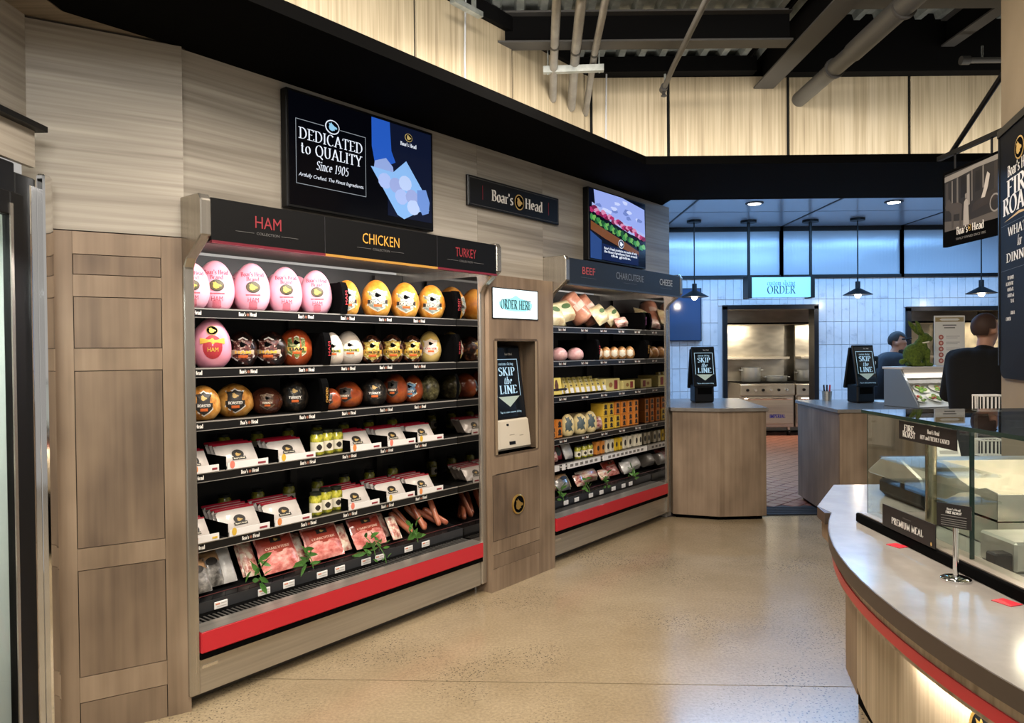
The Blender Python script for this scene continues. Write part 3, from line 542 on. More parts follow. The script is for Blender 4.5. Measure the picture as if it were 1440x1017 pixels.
# hanging ORDER sign
p = pz(1094, 309, zg); yS = p.y; sx0, sx1 = pd(1057, 400, yS).x, pd(1140, 400, yS).x; sz1, sz0 = pd(1098, 390, yS).z, pd(1098, 418, yS).z
t = thing('order_sign', 'pale lit blue hanging sign reading custom slicing ORDER', 'sign', ((sx0+sx1)/2, yS, sz0)); hw = (sx1-sx0)/2; hh = sz1-sz0
box('light_box', mat('order_face', hexc('8fc6e2'), .4, emit=.35, ecol=hexc('9fdcf5')), -hw, hw, 0, .1, 0, hh, t)
for q in (-1, 1): box('side_bracket', BLACK, q*hw-(.05 if q < 0 else 0), q*hw+(.05 if q > 0 else 0), -.01, .2, -.01, hh+.02, t); MB().tube([(q*(hw+.02), .05, hh), (q*(hw+.02), .05, zg-sz0-.02)], .02, 8).build('drop_rod', BLACK, t); MB().lathe([(.1, zg-sz0-.03), (.1, zg-sz0-.001)], 16, (q*(hw+.02), .05, 0)).build('ceiling_rose', BLACK, t)
NAVY = mat('navy_print', hexc('27424f'), .5)
text('custom slicing', NAVY, t, 0, hh*.72, .06, -.002, width=hw*.95, weight=.12); text('ORDER', NAVY, t, 0, hh*.38, .1, -.002, width=hw*.95)
# wall screen in kitchen
t = thing('wall_screen', 'dark blue wall screen on the kitchen tiles behind the cheese case', 'screen', (bx(962), YB-.01, 0)); hw = bx(985)-bx(962)
box('case', BLACK, -hw, hw, -.05, -.001, bz(480, 962), bz(406, 962), t); box('display', mat('screen_blue', hexc('1e3a5e'), .15, emit=.12, ecol=hexc('3b6aa8')), -hw+.012, hw-.012, -.053, -.05, bz(480, 962)+.012, bz(406, 962)-.012, t)
# range room
SR = noisy('range_steel', [(.35, 'a39e94'), (.65, 'c9c3b6')], (2.0, 3, 5), .3, .9, 2, .5, .05)
struct(box('wall_range', SR, 2.4, 7.6, 13.17, 13.25, 0, 2.6), 'stainless steel rear wall of the cook line', 'wall'); struct(box('wall_range_left', SR, 2.4, 2.5, 10.15, 13.16, 0, 2.6), 'stainless left side wall of the cook line', 'wall'); struct(box('wall_range_right', SR, 7.5, 7.6, 10.15, 13.16, 0, 2.6), 'stainless right side wall of the cook line', 'wall')
struct(box('ceiling_range', mat('range_ceiling', hexc('3c4148'), .5), 2.4, 7.6, 10.15, 13.1, 2.45, 2.55), 'dark ceiling over the cook line', 'ceiling')
for x0, x1, lab in ((2.75, 4.75, 'stainless exhaust hood above the steel range'), (4.95, 7.3, 'stainless exhaust hood seen through the right kitchen opening')):
    t = thing('exhaust_hood', lab, 'hood', (x0, 11.6, 0), 0, 'exhaust hoods')
    box('canopy', SR, 0, x1-x0, 0, 1.35, 1.86, 2.42, t); box('drip_edge', BLACK, -.005, x1-x0+.005, -.01, .0, 1.84, 1.87, t)
    box('backsplash', SR, 0, x1-x0, 1.33, 1.385, .9, 1.86, t); box('shelf', STEEL, 0, x1-x0, 1.05, 1.33, 1.28, 1.32, t, .004)
def rng(x0, lab, txt):
    t = thing('steel_range', lab, 'range', (x0, 12.38, 0), 0, 'commercial ranges')
    box('body', STEEL, 0, .91, .02, .78, .14, .88, t, .004); box('control_panel', SR, 0, .91, -.03, .02, .68, .86, t, .004); dr = box('oven_door', STEEL, .02, .89, -.02, .02, .2, .66, t, .006)
    MB().tube([(.06, -.06, .62), (.85, -.06, .62)], .014, 10).build('door_handle', CHROME, dr); box('cook_top', MATTE, .0, .91, .0, .78, .88, .9, t)
    for k in range(6): MB().lathe([(.025, 0), (.022, .03)], 14).build('knob', CHROME if k % 2 else BLACK, t, loc=(.12+k*.13, -.03, .77), rot=(math.pi/2, 0, 0))
    for q in (.08, .83): MB().lathe([(.05, -.015), (.05, .015)], 14).build('caster', BLACK, t, loc=(q, .05, .05), rot=(0, math.pi/2, 0)); box('caster_fork', STEEL, q-.02, q+.02, .03, .08, .08, .14, t)
    if txt: text('IMPERIAL', mat('blue_badge', hexc('2a2fa0'), .4), t, .62, .33, .06, -.022, width=.26, weight=.24)
    return t
rng(3.83-.02, 'steel range with blue badge seen between the two order counters', True); rng(4.75, 'second steel range right of the badged one', False); rng(5.9, 'steel range seen through the right kitchen opening', False)
ALU = mat('aluminium_pot', hexc('b9bdc0'), .3, .9)
def pot(px0, px1, py, lab):
    a = pd(px0, 540, 12.72); b = pd(px1, 540, 12.72); r = (b.x-a.x)/2; h = pd(px0, py, 12.72).z-.9
    t = thing('stock_pot', lab, 'pot', ((a.x+b.x)/2, 12.72, .901), 0, 'pots on the ranges')
    MB().lathe([(r*.97, 0), (r, .01), (r, h), (r*1.04, h+.004), (r*.96, h+.004), (r*.94, .02)], 24).build('body', ALU, t, True)
    for q in (-1, 1): MB().tube([(q*r, -.04, h*.8), (q*(r+.04), -.03, h*.82), (q*(r+.04), .03, h*.82), (q*r, .04, h*.8)], .008, 8).build('handle', ALU, t, True)
pot(1043, 1069, 517, 'tall aluminium stock pot at the left of the range'); pot(1077, 1106, 529, 'low wide aluminium pan in the middle of the range'); pot(1121, 1143, 521, 'tall aluminium pot on the second range behind the right counter')
# ================================================================== REFRIGERATED CASES (wall frame)
RAILB = mat('rail_black', hexc('0e0e0f'), .35); RAILE = mat('rail_edge', hexc('c4c0b8'), .3, .6); INB = mat('case_interior', hexc('0d0d0e'), .5)
CARD = mat('card_white', hexc('e9e6e2'), .5)
_lg = None
def rail_logo(shelf, x, z, y):
    """small white shop lettering on a shelf rail (shared meshes)"""
    global _lg
    if _lg is None:
        ws = []
        for tx, ox in (("Boar's", -.045), ('Head', .011)):
            b, wd = serif_mesh(tx, .26); k = .034/wd; m = MB(); m.add([(v[0]*k + ox, 0, (v[2]-.4)*.017) for v in b.v], b.f); ws.append(m.data('rail_lettering', WHITE))
        _lg = ws + [disc(.007, .007, 12).data('rail_badge', mat('badge_copper', hexc('8a5a46'), .5))]
    for q, d_ in enumerate(_lg): obj('rail_badge' if q == 2 else 'rail_lettering', d_, shelf, (x, y, z))
def make_case(name, label, s0, s1, tops, nfront, cats, hcol, logos):
    LN = s1-s0; c = thing(name, label, 'display case', wp(s0, 0, 0), ROTW)
    prof = [(0, .06), (.72, .06), (.72, 2.085), (-.12, 2.085), (-.135, 2.06), (-.135, 1.92), (-.02, 1.835), (0, 1.80)]     # (y, z) with y into the wall
    for a in (0, LN-.045): MB().prism(prof, a, a+.045, 0).build('end_panel', STEELV, c, bevel=.004)
    box('mirror_panel', MIRROR, LN-.049, LN-.0455, .015, .70, .3, 1.90, c)
    MB().box(.045, LN-.05, .66, .70, .3, 1.95).build('back_panel', INB, c); box('top_panel', INB, .045, LN-.045, -.05, .70, 2.0, 2.07, c)
    box('canopy_lining', STEEL, .045, LN-.05, -.06, .6, 1.955, 1.97, c); box('light_diffuser', mat('case_tube', (1, .93, .93), emit=3, ecol=(1, .92, .9)), .08, LN-.09, -.06, -.03, 1.925, 1.94, c)
    for k in range(3): box('back_upright', mat('upright_dark', hexc('26221f'), .5), .3+k*(LN-.6)/2, .345+k*(LN-.6)/2, .635, .66, .35, 1.93, c)
    hd = box('header', hcol, .045, LN-.045, -.132, -.06, 1.90, 2.072, c, .002)
    for x0, x1, tc_, tr in cats[1]: box('header_trim', tr, x0, x1, -.136, -.12, 1.892, 1.903, hd)
    for x0, x1, tc_, tr in cats[1][:-1]: box('header_seam', mat('seam_dark', hexc('35353a'), .5), x1-.001, x1+.001, -.1335, -.131, 1.905, 2.07, hd)
    for tx, cx, wd, h, tm, sub in cats[0]:
        text(tx, tm, hd, cx, 2.0, h, -.1335, width=wd, font='sans', weight=0.)
        g = mat('rule_dim', hexc('6e6d6c'), .5)
        if sub:
            text('COLLECTION', g, hd, cx, 1.952, .011, -.1335, width=.11, font='sans'); MB().box(cx-.15, cx-.065, -.1338, -.133, 1.951, 1.9525).box(cx+.065, cx+.15, -.1338, -.133, 1.951, 1.9525).build('rule_line', g, hd)
        else: MB().box(cx-.1, cx+.1, -.1338, -.133, 1.951, 1.9525).build('rule_line', g, hd)
    # base
    box('bumper', RED, .045, LN-.045, -.012, .02, .226, .316, c, .004); box('bumper_seat', MATTE, .045, LN-.045, -.006, .02, .2, .226, c)
    box('skirt', STEEL, .045, LN-.045, .015, .05, .055, .2, c); box('kick_plate', mat('kick_steel', hexc('76716a'), .4, .8), .0, LN, .1, .14, 0, .055, c)
    MB().add([(.045, -.012, .316), (LN-.045, -.012, .316), (LN-.045, .075, .322), (.045, .075, .322)], [(0, 1, 2, 3)]).build('front_ledge', STEEL, c)
    gr = box('return_air_grille', MATTE, .045, LN-.045, .075, .15, .30, .318, c)
    for k in range(int((LN-.1)/.022)): box('grille_slat', mat('slat_grey', hexc('6a6762'), .4, .5), .05+k*.022, .058+k*.022, .078, .147, .318, .321, gr) if k < 90 else None
    box('name_plate', CHROME, .06, .13, .013, .016, .155, .168, c)
    # deck
    dk = MB().prism([(.15, .30), (.15, .375), (.165, .38), (.66, .46), (.66, .30)], .045, LN-.05, 0).build('bottom_deck', RAILB, c)
    MB().box(.05, LN-.055, .146, .150, .335, .38).build('deck_edge', mat('deck_edge', hexc('3b3c3f'), .35, .4), dk)
    for k in range(int((LN-.12)/.06)): MB().tube([(.07+k*.06, .158, .378), (.07+k*.06, .152, .405)], .0012, 5).build('wire', BLACK, dk)
    MB().tube([(.05, .152, .405), (LN-.055, .152, .405)], .0016, 5).build('wire_rail', mat('wire_red', hexc('5a2220'), .4), dk)
    # shelves
    shelves = []
    for k, z in enumerate(tops):
        sh = box('shelf', RAILB, .046, LN-.051, nfront, .655, z-.012, z, c)
        box('price_rail', RAILB, .046, LN-.051, nfront-.012, nfront, z-.04, z+.001, sh)
        MB().box(.046, LN-.051, nfront-.0135, nfront-.0118, z-.004, z+.002).box(.046, LN-.051, nfront-.0135, nfront-.0118, z-.041, z-.0385).build('rail_edge', RAILE, sh)
        for x in logos: rail_logo(sh, x, z-.021, nfront-.0135)
        shelves.append(sh)
    # lamp of the case
    lw = wp(s0+LN/2, .03, 1.93); l = area('case_tube', lw, wp(s0+LN/2, -.35, .9), LN-.2, .04, 15 if s0 < 1 else 6.5, (1, .93, .90)); 
    l.rotation_euler = (math.radians(40), 0, ROTW)
    return c, shelves
T1 = [1.652, 1.39, 1.157, .932, .628]; T2 = [1.627, 1.378, 1.118, .81, .625]
S1 = (0., 1.862); S2 = (2.535, 4.29)
REDT = mat('header_red', hexc('8f2a33'), .6); YELT = mat('header_gold', hexc('d9a544'), .5); GRYT = mat('header_grey', hexc('8b8f94'), .5); WHT = mat('header_white', hexc('d8d6cf'), .5)
DRT = mat('trim_wine', hexc('6e1f2e'), .4); GOT = mat('trim_gold', hexc('b98a3e'), .4)
case1, sh1 = make_case('refrigerated_case', 'tall open meat case with ham chicken and turkey header', *S1, T1, .2,
    ([('HAM', .30, .13, .05, REDT, True), ('CHICKEN', .93, .24, .05, YELT, True), ('TURKEY', 1.55, .17, .05, REDT, True)], [(.045, .594, 0, DRT), (.594, 1.322, 0, GOT), (1.322, 1.817, 0, DRT)]), mat('header_black', hexc('0a0a0b'), .55, spec=.2), [.13, .40, .72, .98, 1.24, 1.5])
case2, sh2 = make_case('refrigerated_case', 'far open case with beef charcuterie and cheese header', *S2, T2, .2,
    ([('BEEF', .28, .17, .05, mat('header_coral', hexc('c0504c'), .5), False), ('CHARCUTERIE', .86, .42, .05, GRYT, False), ('CHEESE', 1.45, .23, .05, WHT, False)], [(.045, 1.745, 0, mat('trim_slate', hexc('3a4048'), .4))]), mat('header_slate', hexc('23272d'), .5, spec=.3), [.14, .42, .72, 1.0, 1.28, 1.55])
# dividers: black curved blades with upright lettering
DIVS = []; STOOD = []
def divider(case, s0, px, z, h, txt, tm):
    s = W(px, 500, -.24)[0]-s0; DIVS.append((s+s0, z))
    pf = [(.19, 0), (.215, 0)] + [(.215-.02*math.sin(math.pi*t), h*t) for t in (.25, .5, .75, 1)] + [(.50, h)] + [(.50, 0)]
    dv = MB().prism([(y, z+.001+q) for y, q in [(.2, 0), (.19, h*.3), (.187, h*.55), (.195, h*.85), (.205, h), (.55, h*1.0), (.55, 0)]], s-.004, s+.004, 0).build('divider', MATTE, case)
    MB().prism([(y, z+.001+q) for y, q in [(.2, 0), (.19, h*.3), (.187, h*.55), (.195, h*.85), (.205, h), (.185, h), (.172, h*.85), (.162, h*.55), (.167, h*.3), (.18, 0)]], s-.02, s+.02, 0).build('divider_blade', MATTE, dv)
    if txt:
        b, wd = sans_mesh(txt, .0); k = h*.45/wd
        b.v = [(s-.0+(v[2]-.5)*.014*-1, .158, z+h*.28+v[0]*k) for v in b.v]; b.build('lettering', tm, dv)
HR = mat('tag_red', hexc('c23a40'), .5); HY = mat('tag_yellow', hexc('e0a850'), .5); HM = mat('tag_plum', hexc('9a5c8c'), .5)
for px, k, h, tx, tm in ((474, 0, .165, 'HAM', HR), (632, 0, .17, 'TURKEY', HR), (449, 1, .165, 'HAM', HR), (633, 1, .17, 'TURKEY', HR), (445, 2, .165, 'CHICKEN', HY), (636, 2, .16, 'TURKEY', HR)):
    divider(case1, S1[0], px, T1[k], h, tx, tm)
for px, k, h, tx, tm in ((897, 0, .15, 'CHARCUTERIE', HM), (831, 1, .16, 'BEEF', HR), (900, 1, .16, 'CHICKEN', HY), (903, 2, .15, 'CHEESE', WHT), (903, 3, .17, 'CHEESE', WHT)):
    divider(case2, S2[0], px, T2[k], h, tx, tm)

# ================================================================== PRODUCTS
PROTO = {}
def hash_(k): return sum(ord(c)*(i+1) for i, c in enumerate(k)) % 63/10
def hash_(k): return sum(ord(c)*(i+1) for i, c in enumerate(k)) % 63/10
def egg_proto(key, name, rx, ry, rz, body, taper=.1, parts=None, ridges=0, lump=.035):
    """whole roast in its wrapper: origin at the base, front facing -Y; sits slightly flattened"""
    z0 = rz*.84
    def T(z): return 1-taper*((z-z0)/rz)
    def surf(X, Z):
        t = T(Z); q = 1-(X/(rx*t))**2-((Z-z0)/rz)**2; return -ry*t*math.sqrt(max(q, .002))-.0012
    m = MB(); m.ball((0, 0, 0), 1, 28, 20); vs = []; ph = hash_(key)
    for x, y, z in m.v:
        Z = max(z*rz+z0, 0); t = T(Z); w_ = 1+(.04*math.cos(ridges*math.atan2(y, x)) if ridges else 0) + lump*(math.sin(5*x+ph+3*z)*math.cos(4*z+ph*2) + .6*math.sin(9*y+7*z+ph))*(1 if y > -.2 else .35)
        vs.append((x*rx*t*w_, y*ry*t*w_, Z))
    m.v = vs; o = m.build(name, body, smooth='all')
    if parts: parts(o, surf, z0)
    o.hide_render = True; PROTO[key] = (o, rx*2, z0+rz); return o
def shield_parts(bg, inner, tx, txm, band, sc=1., cz=0., extra=None):
    def f(o, surf, z0):
        k = z0*sc*1.28; lb = polymesh(SHIELD, k*.52, k*.56, 0, z0+cz*k, 0, surf, 5).build('label', bg, o)
        polymesh(SHIELD, k*.46, k*.5, 0, z0+cz*k, 0, lambda X, Z: surf(X, Z)-.001, 5).build('label_field', inner, lb)
        polymesh(RECT, k*.48, k*.1, 0, z0+cz*k-.08*k, 0, lambda X, Z: surf(X, Z)-.002, 4).build('label_band', band, lb)
        text(tx, txm, lb, 0, z0+cz*k-.08*k, k*.12, width=k*.7, surf=lambda X, Z: surf(X, Z)-.0032, weight=.24)
        polymesh(HEADP, k*.2, k*.16, 0, z0+cz*k+.24*k, 0, lambda X, Z: surf(X, Z)-.0024, 3).build('boar_head', extra or MATTE, lb)
        polymesh(RECT, k*.2, k*.06, 0, z0+cz*k-.26*k, 0, lambda X, Z: surf(X, Z)-.002, 3).build('label_foot', mat('foot_orange', hexc('d9692e'), .5), lb)
    return f
PINK = noisy('ham_wrap_pink', [(.3, 'ef9fb2'), (.7, 'f7bccb')], (6, 6, 6), .32, coat=.3); RTXT = mat('print_red', hexc('b2384a'), .5)
def ham_parts(o, surf, z0):
    emblem(o, .0, z0+.005, .025, surf=surf, ring=mat('badge_dark', hexc('2c2a20'), .5), bg=mat('badge_olive', hexc('4b4526'), .5), head=mat('badge_yellow', hexc('d9c145'), .5))
    text("Boar's Head", RTXT, o, 0, z0+.062, .019, width=.10, surf=surf, weight=.2); text('Brand', RTXT, o, 0, z0+.040, .017, width=.055, surf=surf, weight=.2)
    text('HAM', RTXT, o, 0, z0-.05, .02, width=.05, surf=surf, font='sans', weight=0.); polymesh(RECT, .032, .0035, 0, z0-.029, 0, surf, 2).build('print_bar', mat('print_coral', hexc('d8606a'), .5), o)
    polymesh(SHIELD, .02, .022, 0, z0-.075, 0, surf, 2).build('print_mark', mat('print_rose', hexc('e27f8c'), .5), o)
egg_proto('ham', 'whole_ham', .083, .085, .118, PINK, .1, ham_parts, 0, .012)
def ham2_parts(o, surf, z0):
    polymesh(OVAL, .04, .05, 0, z0-.01, 0, surf, 4).build('label', mat('label_rust', hexc('b0303a'), .5), o); polymesh(RECT, .05, .012, 0, z0+.015, 0, lambda X, Z: surf(X, Z)-.001, 3).build('label_ribbon', mat('ribbon_yellow', hexc('e3b548'), .5), o)
    emblem(o, 0, z0+.06, .02, surf=surf, head=mat('badge_yellow')); text('HAM', mat('badge_yellow'), o, 0, z0-.02, .018, width=.045, surf=lambda X, Z: surf(X, Z)-.002, font='sans', weight=0.)
egg_proto('ham_b', 'whole_ham', .083, .085, .115, mat('ham_pink_plain', hexc('ee9db4'), .3, coat=.3), .16, ham2_parts)
CHK = noisy('roast_chicken', [(.25, 'a8561a'), (.45, 'd98a2b'), (.7, 'f0b95a')], (18, 18, 18), .4, detail=5, coat=.2, bump=.5)
CREAM = mat('label_cream', hexc('efe7cf'), .5); SAGE = noisy('label_grey', [(.38, '7d8a80'), (.55, 'a8b3a8'), (.68, 'dcd8c4')], (70, 70, 110), .5, detail=2); GOLDL = mat('label_gold', hexc('e0b052'), .5); DKL = mat('label_dark', hexc('2a2622'), .5)
egg_proto('chicken', 'roast_chicken', .072, .075, .096, CHK, .06, shield_parts(CREAM, SAGE, 'EVERROAST', CREAM, DKL, .95, -.05))
DARKH = noisy('dark_glazed_ham', [(.35, '0d0807'), (.55, '22110d'), (.72, '5a2a1c')], (55, 55, 40), .3, detail=4, coat=.4, bump=.5)
egg_proto('dark', 'glazed_ham', .066, .07, .078, DARKH, .04, shield_parts(WHITE, noisy('label_maroon', [(.38, '3a1a18'), (.55, '6a3028'), (.68, 'c9b9a8')], (70, 70, 110), .5, detail=2), 'HAM', mat('print_gold', hexc('e6b445'), .5), mat('label_tan', hexc('b9a68e'), .5), 1.15, 0))
REDH = noisy('ridged_red_ham', [(.3, '8c2f16'), (.7, 'c95a2c')], (20, 20, 8), .3, coat=.4, bump=.4)
egg_proto('ridged', 'ridged_ham', .072, .075, .085, REDH, .06, shield_parts(CREAM, noisy('label_green', [(.38, '4f5e30'), (.55, '8a9650'), (.68, 'e0d9a8')], (70, 70, 110), .5, detail=2), 'HAM', DKL, GOLDL, .95, .05), ridges=14)
egg_proto('creamroast', 'wrapped_chicken', .06, .075, .085, mat('wrap_cream', hexc('e2d3c2'), .4), .2, shield_parts(WHITE, mat('label_pale', hexc('d9d3c2'), .5), 'CHICKEN', DKL, mat('label_lime', hexc('b6b54a'), .5), .85, .0))
SPK = noisy('peppered_crust', [(.4, '17110d'), (.55, '4a2416'), (.72, 'a86a48')], (48, 48, 48), .4, detail=3, bump=.6)
egg_proto('round', 'seasoned_chicken', .05, .055, .062, SPK, .02, shield_parts(CREAM, noisy('label_amber', [(.38, 'a8842c'), (.55, 'e0c25a'), (.68, 'efe3b0')], (70, 70, 110), .5, detail=2), 'CHICKEN', DKL, mat('label_amber2', hexc('c9983c'), .5), 1.2, .0))
egg_proto('yellow', 'wrapped_chicken', .055, .06, .078, noisy('wrap_yellow', [(.3, 'd0a648'), (.7, 'e8cd84')], (8, 8, 8), .4), .12, shield_parts(mat('label_ivory', hexc('efe4cc'), .5), mat('label_peach', hexc('f0d9c4'), .5), 'CHICKEN', RTXT, CREAM, .85, .05))
GOLDT = noisy('golden_turkey', [(.3, '8a4f1a'), (.5, 'c98a3a'), (.75, 'e3b060')], (26, 26, 26), .4, detail=4, coat=.2, bump=.5)
egg_proto('gold', 'golden_turkey', .085, .08, .07, GOLDT, .08, shield_parts(WHITE, DKL, 'ROASTED', WHITE, DKL, 1.15, .05, GOLDP))
BLKT = noisy('black_crust', [(.45, '0f0d0b'), (.7, '3b3026'), (.82, '8b8577')], (60, 60, 60), .4, detail=3)
egg_proto('black', 'peppered_turkey', .066, .07, .066, BLKT, .06, shield_parts(DKL, noisy('label_char', [(.38, '101010'), (.55, '262626'), (.68, '8b8577')], (70, 70, 110), .5, detail=2), 'TURKEY', WHITE, DKL, 1.1, .1, GOLDP))
BRN = noisy('smoked_brown', [(.3, '2c150e'), (.6, '512a1b'), (.8, '7d4a2c')], (16, 16, 16), .25, detail=4, coat=.5)
egg_proto('brown', 'smoked_turkey', .072, .07, .06, BRN, .04, shield_parts(mat('label_taupe', hexc('7d6b58'), .5), noisy('label_umber', [(.38, '3a281e'), (.55, '5e4432'), (.68, 'a08a70')], (70, 70, 110), .5, detail=2), 'TURKEY', CREAM, mat('label_umber2', hexc('5e3226'), .5), .95, .05))
ORG = noisy('orange_roast', [(.3, '5a2312'), (.55, '9c451f'), (.8, 'cf7636')], (14, 14, 14), .3, detail=4, coat=.4, bump=.5)
egg_proto('orange', 'roast_turkey', .062, .075, .058, ORG, .1, shield_parts(mat('label_smoke', hexc('6a5a52'), .5), DKL, 'TURKEY', CREAM, mat('label_umber2'), .9, .1))
egg_proto('blue', 'roast_turkey', .055, .07, .066, ORG, .1, shield_parts(CREAM, noisy('label_blue', [(.38, '3f6a8c'), (.55, '6a96b5'), (.68, 'dfe6e6')], (70, 70, 110), .5, detail=2), 'TURKEY', WHITE, mat('label_slate', hexc('30404c'), .5), .95, .0))
egg_proto('mottled', 'herbed_turkey', .058, .065, .066, noisy('herb_crust', [(.35, '1f1b14'), (.55, '5a5432'), (.75, 'a9a184')], (45, 45, 45), .35, detail=4), .06)
def place(key, case_s0, px, n, z, wpx, label, cat, group=None, hpx=None, rz=0., tilt=0.):
    """stand a copy of the prototype on a shelf where the photograph shows it; wpx is its width in the photograph"""
    pr, w0, h0 = PROTO[key]; o = clone(pr); s = W(px, 500, n)[0]
    for _ in range(22):                                     # step back along the line of sight until clear of the neighbours
        p = wp(s, n, z+.001); r = ((wpx*p.y/F)/w0 if wpx else 1.)*w0*.505
        if all((p-q).length > r+rq for q, rq in STOOD if abs(q.z-p.z) < .02) or n < -.52: break
        n -= .012; s = W(px, 500, n)[0]
    for ds, dz in DIVS:
        if abs(dz-z) < .01 and abs(s-ds) < r*.88: s = ds+math.copysign(r*.88, s-ds)
    s = min(max(s, .05+r if s < 1.9 else 2.585+r), 1.808-r if s < 2.2 else 4.236-r); p = wp(s, n, z+.001); STOOD.append((p, r))
    for q in [o]+list(o.children_recursive): q.hide_render = False
    k = (wpx*p.y/F)/w0 if wpx else 1.; kz = (hpx*p.y/F)/h0 if hpx else k
    o.location = p; o.rotation_euler = (tilt, 0, .15*ROTW+.85*math.atan2(-p.x, p.y)+rz); o.scale = (k, k, kz); return tag(o, label, cat, group)
G1 = 'whole roasts on the upper shelves of the meat case'
NB = -.31
for i, (px, wd, h) in enumerate(((284, 34, 66), (306, 52, 71), (357, 50, 69), (404, 47, 65), (447, 45, 62))):
    if i == 0: place('ham', 0, 270, NB+.03, T1[0], 50, 'pink wrapped whole ham cut off by the left steel post on the top shelf', 'ham', G1, 66); continue
    place('ham', 0, px-2, NB, T1[0], wd, 'pink wrapped whole ham, %s of the four full ones on the top shelf' % ORD[i-1], 'ham', G1, h)
    place('ham', 0, px-14, NB-.17, T1[0], wd*.84, 'pink ham standing behind the %s front ham on the top shelf' % ORD[i-1], 'ham', G1, h*.9)
for i, (px, wd, h) in enumerate(((489, 36, 50), (530, 42, 52), (570, 40, 50), (607, 39, 48))):
    place('chicken', 0, px, NB, T1[0], wd, 'golden roast chicken with shield label, %s from the left on the top shelf' % ORD[i], 'chicken', G1, h)
for ii, (key, px, wd, h, lb) in enumerate((('ham_b', 297, 50, 66, 'pink ham with rust oval label at the left end of the second shelf'), ('dark', 340, 40, 47, 'dark glazed ham with white label next to the pink ham, second shelf'), ('dark', 381, 43, 46, 'tilted dark glazed ham beside the ridged red ham, second shelf'), ('ridged', 421, 44, 49, 'ridged orange red ham left of the ham divider, second shelf'),
    ('creamroast', 467, 30, 43, 'cream wrapped chicken just right of the ham divider, second shelf'), ('creamroast', 490, 38, 44, 'larger cream wrapped chicken beside the round seasoned ones, second shelf'), ('round', 522, 32, 38, 'round seasoned chicken, leftmost of three on the second shelf'), ('round', 551, 32, 38, 'round seasoned chicken, middle of three on the second shelf'), ('round', 579, 31, 36, 'round seasoned chicken, rightmost of three on the second shelf'), ('yellow', 604, 31, 41, 'yellow wrapped chicken left of the turkey divider, second shelf'))):
    place(key, 0, px, NB+.045-.06*(ii % 2), T1[1], wd*1.06, lb, 'ham' if 'ham' in lb.split(',')[0] and 'chicken' not in lb else 'chicken', G1, h*1.06, rz=-.25 if 'tilted' in lb else 0.)
for ii, (key, px, wd, h, lb) in enumerate((('gold', 284, 44, 44, 'golden turkey with black label cut off by the left post, third shelf'), ('gold', 328, 49, 42, 'golden turkey with white edged black label, third shelf'), ('brown', 373, 43, 34, 'smooth dark brown smoked turkey on the third shelf'), ('black', 412, 38, 40, 'black peppered turkey left of the chicken divider, third shelf'),
    ('orange', 464, 28, 27, 'small orange brown roast right of the chicken divider, third shelf'), ('orange', 489, 38, 33, 'larger orange brown roast with smoky label, third shelf'), ('black', 524, 37, 35, 'black labelled roast in the middle of the third shelf'), ('orange', 555, 34, 38, 'long orange roast beside the blue labelled one, third shelf'), ('blue', 579, 30, 34, 'roast with blue and white label on the third shelf'), ('mottled', 602, 29, 32, 'mottled herb crusted turkey near the turkey divider, third shelf'))):
    place(key, 0, px, NB+.045-.06*(ii % 2), T1[2], wd*1.06, lb, 'turkey', G1, h*1.1, rz=-.3 if key in ('orange', 'blue') else 0.)
# ---- sliced-meat packs
def pack_proto(key, w_, h_, wrap, top, rake=math.radians(28)):
    m = MB(); nx, nz = 8, 6; vs = []; fs = []
    for sgn in (-1, 1):
        for j in range(nz+1):
            for i in range(nx+1):
                u = i/nx*2-1; v = j/nz*2-1; b = max(0, (1-u**4)*(1-v**4)); vs.append((u*w_/2, sgn*.011*b, (v+1)/2*h_))
    N1 = (nx+1)*(nz+1)
    for sgn in (0, 1):
        for j in range(nz):
            for i in range(nx): a = sgn*N1+j*(nx+1)+i; fs.append((a, a+1, a+nx+2, a+nx+1))
    o = m.add(vs, fs).build('meat_pack', wrap, smooth='all')
    box('red_seal', top, -w_/2, w_/2, -.003, .003, h_*.94, h_*1.02, o)
    polymesh(OVAL, w_*.15, h_*.2, 0, h_*.45, -.0118, None, 1).build('brand_oval', DKL, o); polymesh(RECT, w_*.17, h_*.065, 0, h_*.26, -.0124, None, 1).build('brand_plinth', DKL, o)
    polymesh(HEADP, w_*.09, h_*.11, 0, h_*.43, -.0124).build('boar_head', GOLDP, o); text("Boar's Head", CREAM, o, 0, h_*.26, h_*.06, -.013, width=w_*.28, weight=.25)
    o.hide_render = True; PROTO[key] = (o, w_, h_)
PKW = noisy('pack_film', [(.3, 'cfc6bf'), (.7, 'e3dbd3')], (9, 9, 9), .3, coat=.4); PKR = mat('seal_red', hexc('a3182e'), .35)
pack_proto('pack', .20, .115, PKW, PKR)
def put(key, s, n, z, kx, kz, label, cat, group, tilt=-.35, rz=0.):
    pr = PROTO[key][0]; o = clone(pr)
    for q in [o]+list(o.children_recursive): q.hide_render = False
    o.location = wp(s, n, z+.002); o.rotation_euler = Matrix.Rotation(ROTW+rz, 3, 'Z').to_4x4().to_3x3().to_euler(); o.rotation_euler = (Matrix.Rotation(ROTW+rz, 3, 'Z') @ Matrix.Rotation(tilt, 3, 'X')).to_euler(); o.scale = (kx, kx, kz); return tag(o, label, cat, group)
def smin(a, b, y, n): return (W(a, y, n)[0]+W(b, y, n)[0])/2, abs(W(b, y, n)[0]-W(a, y, n)[0])
TAGC = [mat('tag_orange', hexc('e08a4a'), .5), mat('tag_salmon', hexc('e5806c'), .5), mat('tag_mustard', hexc('d9b13c'), .5), mat('tag_maroon', hexc('8c2f3a'), .5)]
GP = 'sliced meat packs on the lower shelves of the meat case'
